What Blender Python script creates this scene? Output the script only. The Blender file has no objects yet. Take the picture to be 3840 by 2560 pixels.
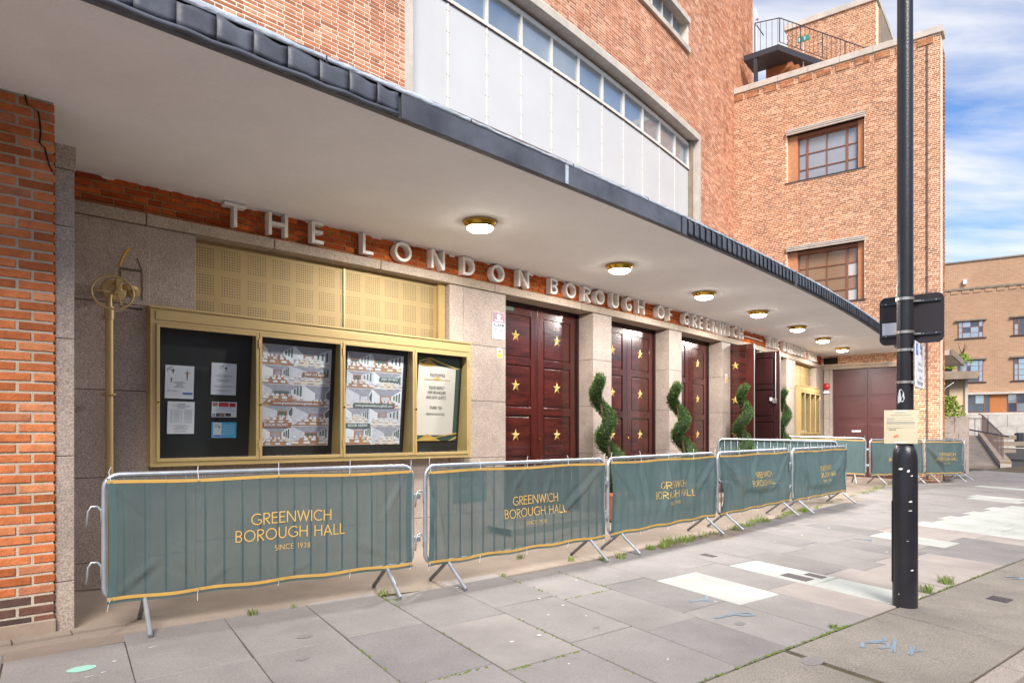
import bpy, bmesh, math, random
from math import sin, cos, pi, radians, sqrt, hypot
from mathutils import Vector, Matrix

D = bpy.data
SC = bpy.context.scene
COL = SC.collection
RNG = random.Random(7)

# ------------------------------------------------------------------ camera
cam = D.cameras.new('camera')
cam.lens = 24.0
cam.sensor_width = 36.0
cam.sensor_fit = 'HORIZONTAL'
cam.shift_y = 0.0891
cam.clip_end = 2000
camo = D.objects.new('camera', cam)
COL.objects.link(camo)
camo.location = (0, 0, 1.70)
camo.rotation_euler = (radians(90), 0, 0)
SC.camera = camo

# ------------------------------------------------------------------ sky, sun, exposure
SUN_EL, SUN_AZ = radians(41), radians(172)      # azimuth measured from +Y clockwise: behind the viewer
W_ = D.worlds.new('World')
SC.world = W_
W_.use_nodes = True
nt = W_.node_tree
nt.nodes.clear()


def wn(t, **k):
    n_ = nt.nodes.new(t)
    for a_, b_ in k.items():
        setattr(n_, a_, b_)
    return n_


w_out = wn('ShaderNodeOutputWorld')
w_bg = wn('ShaderNodeBackground')
w_bg.inputs['Strength'].default_value = 0.09
w_sky = wn('ShaderNodeTexSky', sky_type='NISHITA')
w_sky.sun_disc = False
w_sky.sun_elevation = SUN_EL
w_sky.sun_rotation = SUN_AZ
w_sky.air_density = 1.0
w_sky.dust_density = 0.4
w_sky.ozone_density = 2.0
w_tc = wn('ShaderNodeTexCoord')
w_sep = wn('ShaderNodeSeparateXYZ')
w_add = wn('ShaderNodeMath', operation='ADD')
w_add.inputs[1].default_value = 0.16
w_mx = wn('ShaderNodeMath', operation='MAXIMUM')
w_mx.inputs[1].default_value = 0.06
w_dx = wn('ShaderNodeMath', operation='DIVIDE')
w_dy = wn('ShaderNodeMath', operation='DIVIDE')
w_cmb = wn('ShaderNodeCombineXYZ')
w_map = wn('ShaderNodeMapping')
w_map.inputs['Rotation'].default_value = (0, 0, radians(28))
w_map.inputs['Scale'].default_value = (0.75, 2.1, 1)
w_map.inputs['Location'].default_value = (0.35, 0.9, 0)
w_n1 = wn('ShaderNodeTexNoise')
w_n1.inputs['Scale'].default_value = 1.15
w_n1.inputs['Detail'].default_value = 9
w_n1.inputs['Roughness'].default_value = 0.56
w_n1.inputs['Distortion'].default_value = 0.25
w_rmp = wn('ShaderNodeValToRGB')
w_rmp.color_ramp.elements[0].position = 0.425
w_rmp.color_ramp.elements[1].position = 0.67
w_mix = wn('ShaderNodeMix', data_type='RGBA')
w_mix.inputs['B'].default_value = (6.3, 6.1, 5.9, 1)
w_blue = wn('ShaderNodeMix', data_type='RGBA', blend_type='MULTIPLY')
w_blue.inputs['Factor'].default_value = 1.0
w_blue.inputs['B'].default_value = (0.74, 0.90, 1.12, 1)
L = nt.links.new
L(w_tc.outputs['Generated'], w_sep.inputs[0])
L(w_sep.outputs['Z'], w_add.inputs[0])
L(w_add.outputs[0], w_mx.inputs[0])
L(w_sep.outputs['X'], w_dx.inputs[0])
L(w_mx.outputs[0], w_dx.inputs[1])
L(w_sep.outputs['Y'], w_dy.inputs[0])
L(w_mx.outputs[0], w_dy.inputs[1])
L(w_dx.outputs[0], w_cmb.inputs[0])
L(w_dy.outputs[0], w_cmb.inputs[1])
L(w_cmb.outputs[0], w_map.inputs['Vector'])
L(w_map.outputs[0], w_n1.inputs['Vector'])
L(w_n1.outputs[0], w_rmp.inputs[0])
L(w_rmp.outputs[0], w_mix.inputs['Factor'])
L(w_sky.outputs[0], w_blue.inputs['A'])
L(w_blue.outputs['Result'], w_mix.inputs['A'])
L(w_mix.outputs['Result'], w_bg.inputs['Color'])
L(w_bg.outputs[0], w_out.inputs['Surface'])

sun = D.lights.new('sun', 'SUN')
sun.energy = 2.5
sun.angle = radians(24)
sun.color = (1.0, 0.93, 0.84)
suno = D.objects.new('sun', sun)
COL.objects.link(suno)
sd = Vector((sin(SUN_AZ) * cos(SUN_EL), cos(SUN_AZ) * cos(SUN_EL), sin(SUN_EL)))
suno.rotation_euler = (-sd).to_track_quat('-Z', 'Y').to_euler()
suno.location = sd * 60

SC.view_settings.view_transform = 'Standard'
SC.view_settings.look = 'None'
SC.view_settings.gamma = 1
SC.view_settings.exposure = 1.08
SC.view_settings.use_curve_mapping = False
SC.render.engine = 'CYCLES'


# ------------------------------------------------------------------ materials
def lin(r, g, b):
    def c_(v):
        v /= 255.0
        return v / 12.92 if v <= 0.04045 else ((v + 0.055) / 1.055) ** 2.4
    return (c_(r), c_(g), c_(b))


def sh(c, k):
    return tuple(min(1, v * k) for v in c)


def weather(N, K, sock, amt, scale):
    """broad patches of grime that run on across neighbouring pieces"""
    ge = N.new('ShaderNodeNewGeometry')
    nz = N.new('ShaderNodeTexNoise')
    nz.inputs['Scale'].default_value = scale
    nz.inputs['Detail'].default_value = 7
    nz.inputs['Roughness'].default_value = 0.62
    K(ge.outputs['Position'], nz.inputs['Vector'])
    mr = N.new('ShaderNodeMapRange')
    mr.inputs['From Min'].default_value = 0.33
    mr.inputs['From Max'].default_value = 0.62
    mr.inputs['To Min'].default_value = 1 - amt
    mr.inputs['To Max'].default_value = 1 + amt * 0.35
    K(nz.outputs[0], mr.inputs['Value'])
    mx = N.new('ShaderNodeMix')
    mx.data_type = 'RGBA'
    mx.blend_type = 'MULTIPLY'
    mx.inputs['Factor'].default_value = 1
    K(sock, mx.inputs['A'])
    K(mr.outputs[0], mx.inputs['B'])
    return mx.outputs['Result']


def pm(name, col, rough=0.6, metal=0.0, var=0.12, scale=4.0, bump=0.0, bscale=60.0, spec=0.5, col2=None,
       stretch=(1, 1, 1), detail=5, objrnd=False, emit=None, coat=0.0, fine=0.0, fscale=180.0, dist=0.02, world=0.0, wscale=0.9):
    m = D.materials.new(name)
    m.use_nodes = True
    t = m.node_tree
    N = t.nodes
    K = t.links.new
    b = N['Principled BSDF']
    b.inputs['Roughness'].default_value = rough
    b.inputs['Metallic'].default_value = metal
    b.inputs['Specular IOR Level'].default_value = spec
    b.inputs['Coat Weight'].default_value = coat
    tc = N.new('ShaderNodeTexCoord')
    mp = N.new('ShaderNodeMapping')
    mp.inputs['Scale'].default_value = stretch
    K(tc.outputs['Object'], mp.inputs['Vector'])
    vec = mp.outputs[0]
    if objrnd:
        oi = N.new('ShaderNodeObjectInfo')
        ml = N.new('ShaderNodeMath')
        ml.operation = 'MULTIPLY'
        ml.inputs[1].default_value = 37.0
        K(oi.outputs['Random'], ml.inputs[0])
        va = N.new('ShaderNodeVectorMath')
        va.operation = 'ADD'
        K(vec, va.inputs[0])
        K(ml.outputs[0], va.inputs[1])
        vec = va.outputs[0]
    n1 = N.new('ShaderNodeTexNoise')
    n1.inputs['Scale'].default_value = scale
    n1.inputs['Detail'].default_value = detail
    n1.inputs['Roughness'].default_value = 0.6
    K(vec, n1.inputs['Vector'])
    rp = N.new('ShaderNodeValToRGB')
    rp.color_ramp.elements[0].position = 0.3
    rp.color_ramp.elements[1].position = 0.7
    c0 = sh(col, 1 - var)
    c1 = col2 if col2 else sh(col, 1 + var)
    rp.color_ramp.elements[0].color = (*c0, 1)
    rp.color_ramp.elements[1].color = (*c1, 1)
    K(n1.outputs[0], rp.inputs[0])
    out = rp.outputs[0]
    if fine:
        n2 = N.new('ShaderNodeTexNoise')
        n2.inputs['Scale'].default_value = fscale
        n2.inputs['Detail'].default_value = 3
        K(vec, n2.inputs['Vector'])
        r2 = N.new('ShaderNodeMapRange')
        r2.inputs['From Min'].default_value = 0.32
        r2.inputs['From Max'].default_value = 0.68
        r2.inputs['To Min'].default_value = 1 - fine
        r2.inputs['To Max'].default_value = 1 + fine
        K(n2.outputs[0], r2.inputs['Value'])
        mx = N.new('ShaderNodeMix')
        mx.data_type = 'RGBA'
        mx.blend_type = 'MULTIPLY'
        mx.inputs['Factor'].default_value = 1
        K(out, mx.inputs['A'])
        K(r2.outputs[0], mx.inputs['B'])
        out = mx.outputs['Result']
    if world:
        out = weather(N, K, out, world, wscale)
    K(out, b.inputs['Base Color'])
    if bump:
        nb = N.new('ShaderNodeTexNoise')
        nb.inputs['Scale'].default_value = bscale
        nb.inputs['Detail'].default_value = 4
        K(vec, nb.inputs['Vector'])
        bp = N.new('ShaderNodeBump')
        bp.inputs['Strength'].default_value = bump
        bp.inputs['Distance'].default_value = dist
        K(nb.outputs[0], bp.inputs['Height'])
        K(bp.outputs[0], b.inputs['Normal'])
    if emit:
        b.inputs['Emission Color'].default_value = (*emit[0], 1)
        b.inputs['Emission Strength'].default_value = emit[1]
    return m


def brick_mat(name, palette, src, bump=0.5, var=0.22, nscale=14.0):
    """palette: list of (pos, colour); src 'obj' (object random) or 'attr' (per-face attribute)"""
    m = D.materials.new(name)
    m.use_nodes = True
    t = m.node_tree
    N = t.nodes
    K = t.links.new
    b = N['Principled BSDF']
    b.inputs['Roughness'].default_value = 0.88
    b.inputs['Specular IOR Level'].default_value = 0.25
    tc = N.new('ShaderNodeTexCoord')
    va = N.new('ShaderNodeVectorMath')
    va.operation = 'ADD'
    K(tc.outputs['Object'], va.inputs[0])
    if src == 'obj':
        oi = N.new('ShaderNodeObjectInfo')
        rnd = oi.outputs['Random']
    else:
        at = N.new('ShaderNodeAttribute')
        at.attribute_name = 'rnd'
        rnd = at.outputs['Fac']
    ml = N.new('ShaderNodeMath')
    ml.operation = 'MULTIPLY'
    ml.inputs[1].default_value = 53.0
    K(rnd, ml.inputs[0])
    K(ml.outputs[0], va.inputs[1])
    rp = N.new('ShaderNodeValToRGB')
    el = rp.color_ramp.elements
    while len(el) < len(palette):
        el.new(0.5)
    for e_, (p_, c_) in zip(el, palette):
        e_.position = p_
        e_.color = (*c_, 1)
    K(rnd, rp.inputs[0])
    n1 = N.new('ShaderNodeTexNoise')
    n1.inputs['Scale'].default_value = nscale
    n1.inputs['Detail'].default_value = 6
    n1.inputs['Roughness'].default_value = 0.65
    K(va.outputs[0], n1.inputs['Vector'])
    mr = N.new('ShaderNodeMapRange')
    mr.inputs['From Min'].default_value = 0.3
    mr.inputs['From Max'].default_value = 0.7
    mr.inputs['To Min'].default_value = 1 - var
    mr.inputs['To Max'].default_value = 1 + var
    K(n1.outputs[0], mr.inputs['Value'])
    mx = N.new('ShaderNodeMix')
    mx.data_type = 'RGBA'
    mx.blend_type = 'MULTIPLY'
    mx.inputs['Factor'].default_value = 1
    K(rp.outputs[0], mx.inputs['A'])
    K(mr.outputs[0], mx.inputs['B'])
    K(weather(N, K, mx.outputs['Result'], 0.12, 0.7), b.inputs['Base Color'])
    nb = N.new('ShaderNodeTexNoise')
    nb.inputs['Scale'].default_value = nscale * 4
    nb.inputs['Detail'].default_value = 5
    K(va.outputs[0], nb.inputs['Vector'])
    bp = N.new('ShaderNodeBump')
    bp.inputs['Strength'].default_value = bump
    bp.inputs['Distance'].default_value = 0.01
    K(nb.outputs[0], bp.inputs['Height'])
    K(bp.outputs[0], b.inputs['Normal'])
    return m


def glass_mat(name, tint=(0.9, 0.95, 0.95), rough=0.02, opacity=0.12):
    """thin pane: mostly transparent, fresnel reflection"""
    m = D.materials.new(name)
    m.use_nodes = True
    t = m.node_tree
    N = t.nodes
    K = t.links.new
    N.remove(N['Principled BSDF'])
    o = N['Material Output']
    tr = N.new('ShaderNodeBsdfTransparent')
    tr.inputs[0].default_value = (*tint, 1)
    gl = N.new('ShaderNodeBsdfGlossy')
    gl.inputs['Roughness'].default_value = rough
    lw = N.new('ShaderNodeLayerWeight')
    lw.inputs['Blend'].default_value = 0.5
    pw = N.new('ShaderNodeMath')
    pw.operation = 'POWER'
    pw.inputs[1].default_value = 5.0
    K(lw.outputs['Facing'], pw.inputs[0])
    fr = N.new('ShaderNodeMath')
    fr.operation = 'MULTIPLY_ADD'
    fr.inputs[1].default_value = 0.9
    fr.inputs[2].default_value = 0.05
    K(pw.outputs[0], fr.inputs[0])
    mx = N.new('ShaderNodeMixShader')
    K(fr.outputs[0], mx.inputs[0])
    K(tr.outputs[0], mx.inputs[1])
    K(gl.outputs[0], mx.inputs[2])
    K(mx.outputs[0], o.inputs['Surface'])
    return m


def mesh_cloth(name, col, through):
    m = pm(name, col, rough=0.75, var=0.06, scale=3, spec=0.2)
    t = m.node_tree
    N = t.nodes
    K = t.links.new
    o = N['Material Output']
    b = N['Principled BSDF']
    tr = N.new('ShaderNodeBsdfTransparent')
    tl = N.new('ShaderNodeBsdfTranslucent')
    tl.inputs[0].default_value = (*sh(col, 1.3), 1)
    m1 = N.new('ShaderNodeMixShader')
    m1.inputs[0].default_value = 0.22
    m2 = N.new('ShaderNodeMixShader')
    m2.inputs[0].default_value = through
    K(b.outputs[0], m1.inputs[1])
    K(tl.outputs[0], m1.inputs[2])
    K(m1.outputs[0], m2.inputs[1])
    K(tr.outputs[0], m2.inputs[2])
    K(m2.outputs[0], o.inputs['Surface'])
    return m


M = {}
pal_ground = [(0.0, lin(164, 92, 54)), (0.3, lin(190, 108, 64)), (0.6, lin(204, 122, 76)), (0.85, lin(214, 140, 96)),
              (1.0, lin(170, 108, 80))]
pal_band = [(0.0, lin(150, 66, 30)), (0.4, lin(184, 86, 38)), (0.75, lin(204, 104, 46)), (1.0, lin(164, 78, 44))]
pal_upper = [(0.0, lin(170, 108, 78)), (0.22, lin(188, 121, 87)), (0.55, lin(204, 135, 99)), (0.8, lin(214, 149, 112)),
             (1.0, lin(226, 174, 142))]
pal_tower = [(0.0, lin(150, 98, 68)), (0.18, lin(168, 110, 76)), (0.5, lin(184, 122, 84)), (0.8, lin(194, 138, 98)),
             (1.0, lin(212, 170, 136))]
M['brick_pier'] = brick_mat('pier_brick', pal_ground, 'obj', 0.7)
M['brick_soot'] = brick_mat('sooty_brick', [(0, lin(72, 58, 56)), (0.5, lin(96, 72, 64)), (1, lin(120, 78, 62))], 'obj', 0.7)
M['brick_band'] = brick_mat('band_brick', pal_band, 'obj', 0.5)
M['brick_band_a'] = brick_mat('band_brick_far', pal_band, 'attr', 0.5)
M['brick_up'] = brick_mat('upper_brick', pal_upper, 'obj', 0.5)
M['brick_up_a'] = brick_mat('upper_brick_far', pal_upper, 'attr', 0.3)
M['brick_tw'] = brick_mat('tower_brick', pal_tower, 'obj', 0.3)
M['brick_tw_a'] = brick_mat('tower_brick_far', pal_tower, 'attr', 0.3)
M['mortar'] = pm('mortar', lin(188, 175, 157), 0.95, var=0.12, scale=7, bump=0.5, bscale=90, spec=0.1, world=0.15, wscale=1.2)
M['mortar_band'] = pm('band_mortar', lin(176, 146, 104), 0.95, var=0.15, scale=7, bump=0.4, bscale=90, spec=0.1)
M['mortar_up'] = pm('upper_mortar', lin(248, 232, 212), 0.95, var=0.06, scale=2, spec=0.1, world=0.1, wscale=0.6)
M['mortar_tw'] = pm('tower_mortar', lin(248, 224, 198), 0.95, var=0.05, scale=2, spec=0.1, world=0.12, wscale=0.6)
M['granite'] = pm('granite', lin(166, 151, 140), 0.6, var=0.12, scale=3.2, fine=0.34, fscale=75, bump=0.25, bscale=70, objrnd=True, spec=0.35, world=0.14, wscale=1.0)
M['granite_lintel'] = pm('lintel_granite', lin(172, 156, 140), 0.7, var=0.12, scale=3.0, fine=0.34, fscale=75, bump=0.35, bscale=60, objrnd=True, spec=0.3, world=0.14, wscale=1.0)
M['granite_core'] = pm('joint_mortar', lin(96, 82, 70), 0.95, var=0.1)
M['soffit'] = pm('soffit_paint', lin(236, 235, 236), 0.8, var=0.05, scale=0.45, fine=0.03, fscale=60, bump=0.06, bscale=160, spec=0.2, world=0.075, wscale=0.55)
M['lead'] = pm('lead_sheet', lin(90, 93, 102), 0.5, var=0.3, scale=2.8, bump=0.3, bscale=9, objrnd=True, spec=0.4, world=0.22, wscale=1.5)
M['lead_flash'] = pm('lead_flashing', lin(186, 194, 204), 0.45, var=0.3, scale=6, bump=0.5, bscale=14, spec=0.5, stretch=(1, 1, 3))
M['gutter'] = pm('gutter_brown', lin(104, 88, 80), 0.7, var=0.25, scale=5, bump=0.2, bscale=30)
M['concrete'] = pm('cast_concrete', lin(206, 196, 184), 0.85, var=0.12, scale=2.5, fine=0.06, fscale=60, bump=0.2, bscale=60, spec=0.2, world=0.16, wscale=1.0)
M['concrete_dark'] = pm('weathered_concrete', lin(150, 134, 118), 0.9, var=0.2, scale=2.5, bump=0.2, bscale=60, spec=0.2)
M['white_panel'] = pm('white_cladding', lin(212, 211, 209), 0.4, var=0.02, scale=0.6, spec=0.5, objrnd=True, world=0.05, wscale=0.8)
M['panel_gap'] = pm('panel_gap', lin(120, 116, 108), 0.9, var=0.3, scale=12)
M['cream_frame'] = pm('cream_frame_paint', lin(226, 220, 210), 0.55, var=0.08, scale=9)
M['win_glass'] = pm('window_glass', lin(168, 180, 188), 0.05, metal=0.5, var=0.12, scale=0.9, spec=0.9, objrnd=True, bump=0.02, bscale=1.5)
M['win_glass_brown'] = pm('blind_behind_glass', lin(150, 118, 90), 0.12, var=0.12, scale=1.2, spec=0.8, objrnd=True)
M['win_glass_blind'] = pm('pale_blind_behind_glass', lin(205, 200, 196), 0.12, var=0.06, scale=1.2, spec=0.8, objrnd=True)
M['win_glass_frost'] = pm('frosted_glass', lin(150, 156, 166), 0.18, var=0.06, scale=1.2, spec=0.8, objrnd=True)
M['win_glass_dark'] = pm('dark_window_glass', lin(70, 78, 92), 0.05, var=0.25, scale=0.8, spec=0.9, objrnd=True)
M['bronze_frame'] = pm('brown_window_frame', lin(142, 90, 66), 0.6, var=0.1, scale=6)
M['brass_paint'] = pm('brass_paint', lin(186, 160, 108), 0.45, metal=0.22, var=0.07, scale=3, bump=0.06, bscale=30, spec=0.5, objrnd=True)
M['brass'] = pm('polished_brass', lin(214, 176, 72), 0.12, metal=1.0, var=0.06, scale=4)
M['star_gold'] = pm('star_gilding', lin(196, 166, 96), 0.42, metal=0.15, var=0.08, scale=9)
M['wood'] = pm('mahogany_door', lin(54, 24, 21), 0.2, var=0.3, scale=3.5, stretch=(1, 1, 0.12), col2=lin(88, 37, 31), bump=0.08, bscale=24, spec=0.6, objrnd=True, coat=0.35, world=0.2, wscale=0.9)
M['wood_h'] = pm('mahogany_rail', lin(52, 23, 20), 0.2, var=0.3, scale=7, stretch=(0.25, 0.25, 1.4), col2=lin(88, 36, 30), bump=0.06, bscale=24, spec=0.6, objrnd=True, coat=0.35, world=0.2, wscale=0.9)
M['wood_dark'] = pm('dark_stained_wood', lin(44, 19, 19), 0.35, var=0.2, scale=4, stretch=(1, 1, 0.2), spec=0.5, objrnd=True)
M['garage_wood'] = pm('maroon_painted_door', lin(80, 42, 42), 0.4, var=0.1, scale=2.5, spec=0.45, bump=0.05, bscale=50, world=0.12, wscale=0.8)
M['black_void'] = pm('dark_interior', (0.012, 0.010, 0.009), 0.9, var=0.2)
M['case_back'] = pm('black_backing_board', (0.018, 0.017, 0.018), 0.55, var=0.2, scale=2)
M['glass'] = glass_mat('display_glass')
M['paper'] = pm('white_paper', lin(226, 224, 232), 0.7, var=0.03, scale=2)
M['ink'] = pm('printed_ink', lin(60, 58, 62), 0.7, var=0.05)
M['ink_grey'] = pm('grey_print', lin(150, 150, 158), 0.7, var=0.05)
M['galv'] = pm('galvanised_steel', lin(178, 184, 190), 0.38, metal=0.7, var=0.14, scale=9, spec=0.5, objrnd=True)
M['galv_dark'] = pm('dark_galvanising', lin(128, 130, 134), 0.5, metal=0.6, var=0.18, scale=9, objrnd=True)
M['cloth_a'] = mesh_cloth('green_mesh_banner', lin(80, 99, 100), 0.17)
M['cloth_b'] = mesh_cloth('green_mesh_banner_dense', lin(86, 107, 108), 0.05)
M['gold_hem'] = pm('gold_hem_print', lin(190, 150, 76), 0.7, var=0.07, scale=14)
M['gold_text'] = pm('gold_print', lin(208, 170, 92), 0.7, var=0.05)
M['tie'] = pm('white_cable_tie', lin(225, 228, 235), 0.4, var=0.03)
M['letter'] = pm('white_letter_paint', lin(240, 236, 230), 0.5, var=0.04, scale=6, spec=0.35)
M['black_paint'] = pm('black_gloss_paint', lin(38, 37, 42), 0.32, var=0.18, scale=5, bump=0.12, bscale=70, spec=0.5)
M['sign_back'] = pm('dark_sign_back', lin(46, 40, 43), 0.6, var=0.1, scale=8, fine=0.1, fscale=200)
M['steel'] = pm('stainless_band', lin(190, 186, 178), 0.3, metal=0.8, var=0.08)
M['black_steel'] = pm('black_steel_rail', lin(58, 58, 66), 0.5, var=0.1, scale=7)
M['brown_steel'] = pm('brown_steel_rail', lin(98, 74, 68), 0.55, var=0.12, scale=7)
M['white_plain'] = pm('white_plate', lin(232, 234, 240), 0.3, var=0.02)
M['cream_paper'] = pm('cream_notice_paper', lin(216, 204, 172), 0.6, var=0.04, scale=5)
M['red'] = pm('red_plastic', lin(180, 40, 36), 0.4, var=0.06)
M['red_ink'] = pm('red_print', lin(196, 60, 60), 0.6, var=0.04)
M['blue_ink'] = pm('blue_print', lin(70, 120, 200), 0.6, var=0.04)
M['orange_ink'] = pm('orange_print', lin(238, 136, 104), 0.6, var=0.04)
M['yellow_ink'] = pm('yellow_print', lin(232, 168, 40), 0.6, var=0.04)
M['purple_ink'] = pm('mauve_print', lin(140, 100, 122), 0.5, var=0.04)
M['cyan_ink'] = pm('cyan_print', lin(78, 172, 214), 0.6, var=0.06, scale=5)
M['brown_ink'] = pm('brown_print', lin(158, 110, 88), 0.6, var=0.04)
M['green_ink'] = pm('grey_green_print', lin(96, 108, 104), 0.6, var=0.05)
M['green_sign'] = pm('green_exit_sign', lin(30, 150, 130), 0.5, var=0.04)
M['cream_print'] = pm('cream_print', lin(222, 208, 196), 0.6, var=0.03)
M['dk_green_print'] = pm('dark_green_print', lin(66, 84, 76), 0.6, var=0.06)
M['terracotta'] = pm('terracotta_pot', lin(170, 96, 62), 0.8, var=0.12, scale=8)
M['grey_pot'] = pm('grey_pot', lin(150, 160, 170), 0.6, var=0.06)
M['green_pot'] = pm('green_pot', lin(44, 84, 72), 0.6, var=0.06)
M['reveal_brick'] = pm('reveal_brick', lin(196, 138, 100), 0.9, var=0.15, scale=9)
M['terrace_brick'] = pm('dull_brown_brick', lin(112, 88, 74), 0.9, var=0.15, scale=1.5)
M['leaf'] = pm('conifer_leaf', lin(52, 78, 34), 0.7, var=0.5, scale=14, col2=lin(90, 118, 52), spec=0.3)
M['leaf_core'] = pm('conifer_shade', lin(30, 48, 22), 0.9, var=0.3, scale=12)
M['leaf_lime'] = pm('lime_leaf', lin(132, 160, 64), 0.7, var=0.4, scale=7, col2=lin(170, 186, 84), spec=0.3)
M['grass'] = pm('grass_blade', lin(96, 126, 44), 0.7, var=0.35, scale=9, col2=lin(134, 152, 66))
M['moss'] = pm('moss', lin(98, 112, 48), 0.95, var=0.3, scale=40)
M['bark'] = pm('bark', lin(92, 76, 60), 0.9, var=0.25, scale=12)
M['slab'] = pm('grey_paving', lin(134, 129, 126), 0.85, var=0.12, scale=1.4, fine=0.14, fscale=90, bump=0.18, bscale=120, objrnd=True, spec=0.25, world=0.1, wscale=1.1)
M['slab_dark'] = pm('dark_grey_paving', lin(124, 120, 118), 0.85, var=0.15, scale=1.4, fine=0.14, fscale=90, bump=0.18, bscale=120, objrnd=True, spec=0.25, world=0.1, wscale=1.1)
M['slab_light'] = pm('pale_grey_paving', lin(142, 136, 131), 0.85, var=0.13, scale=1.4, fine=0.07, fscale=110, bump=0.18, bscale=120, objrnd=True, spec=0.25, world=0.14, wscale=1.1)
M['slab_white'] = pm('white_paving', lin(168, 170, 164), 0.8, var=0.09, scale=1.4, fine=0.05, fscale=110, bump=0.12, bscale=120, objrnd=True, spec=0.25, world=0.13, wscale=1.6)
M['slab_pink'] = pm('pinkish_paving', lin(152, 143, 137), 0.85, var=0.12, scale=1.4, fine=0.07, fscale=110, bump=0.15, bscale=120, objrnd=True, spec=0.25, world=0.14, wscale=1.3)
M['joint'] = pm('paving_joint', lin(92, 84, 70), 0.95, var=0.3, scale=6, bump=0.3, bscale=80, spec=0.1)
M['apron'] = pm('concrete_apron', lin(136, 124, 113), 0.9, var=0.14, scale=1.2, fine=0.08, fscale=90, bump=0.2, bscale=110, spec=0.2, world=0.2, wscale=0.8)
M['agg'] = pm('exposed_aggregate', lin(134, 127, 118), 0.9, var=0.12, scale=1.6, fine=0.3, fscale=95, bump=0.4, bscale=95, objrnd=True, spec=0.2, world=0.2, wscale=0.9)
M['kerb'] = pm('granite_kerb', lin(150, 140, 132), 0.85, var=0.12, scale=2, fine=0.34, fscale=110, bump=0.4, bscale=100, objrnd=True, spec=0.2, world=0.15, wscale=1)
M['asphalt'] = pm('asphalt', lin(74, 72, 72), 0.95, var=0.15, scale=2, fine=0.3, fscale=220, bump=0.4, bscale=200, spec=0.2)
M['blue_spray'] = pm('blue_spray_paint', lin(122, 136, 148), 0.9, var=0.12, scale=20)
M['mint'] = pm('mint_paint_splash', lin(150, 196, 182), 0.7, var=0.05)
M['gum'] = pm('white_paint_fleck', lin(222, 222, 220), 0.8, var=0.03)
M['iron'] = pm('cast_iron', lin(88, 80, 80), 0.6, metal=0.4, var=0.2, scale=30, bump=0.5, bscale=60)
M['stain'] = pm('damp_stain_and_shade', lin(104, 78, 58), 0.9, var=0.3, scale=9)
M['lamp_glass'] = pm('lit_opal_glass', (0.9, 0.88, 0.82), 0.3, var=0.0, emit=((1.0, 0.93, 0.82), 26.0))
M['lamp_rose'] = pm('lamp_rose', lin(170, 150, 140), 0.7, var=0.1)
M['far_panel'] = pm('orange_spandrel', lin(184, 116, 66), 0.8, var=0.05)
M['beige_render'] = pm('beige_render', lin(206, 180, 150), 0.9, var=0.08, scale=2)
M['black_bin'] = pm('black_bin', lin(66, 66, 70), 0.5, var=0.1)


def far_brick():
    m = pm('far_brick', lin(192, 154, 124), 0.9, var=0.1, scale=0.25, spec=0.15)
    t = m.node_tree
    N = t.nodes
    K = t.links.new
    b = N['Principled BSDF']
    src = b.inputs['Base Color'].links[0].from_socket
    tc = N['Texture Coordinate']
    mp = N.new('ShaderNodeMapping')
    mp.inputs['Rotation'].default_value = (0, 0, radians(33.2))
    K(tc.outputs['Object'], mp.inputs['Vector'])
    sp = N.new('ShaderNodeSeparateXYZ')
    K(mp.outputs[0], sp.inputs[0])
    cb = N.new('ShaderNodeCombineXYZ')
    K(sp.outputs['X'], cb.inputs[0])
    K(sp.outputs['Z'], cb.inputs[1])
    br = N.new('ShaderNodeTexBrick')
    br.inputs['Color1'].default_value = (0.92, 0.92, 0.92, 1)
    br.inputs['Color2'].default_value = (0.74, 0.72, 0.70, 1)
    br.inputs['Mortar'].default_value = (1.12, 1.12, 1.12, 1)
    br.inputs['Scale'].default_value = 1.0
    br.inputs['Brick Width'].default_value = 0.34
    br.inputs['Row Height'].default_value = 0.11
    br.inputs['Mortar Size'].default_value = 0.016
    K(cb.outputs[0], br.inputs['Vector'])
    mx = N.new('ShaderNodeMix')
    mx.data_type = 'RGBA'
    mx.blend_type = 'MULTIPLY'
    mx.inputs['Factor'].default_value = 1
    K(src, mx.inputs['A'])
    K(br.outputs['Color'], mx.inputs['B'])
    K(mx.outputs['Result'], b.inputs['Base Color'])
    return m


M['far_brick'] = far_brick()


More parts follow.
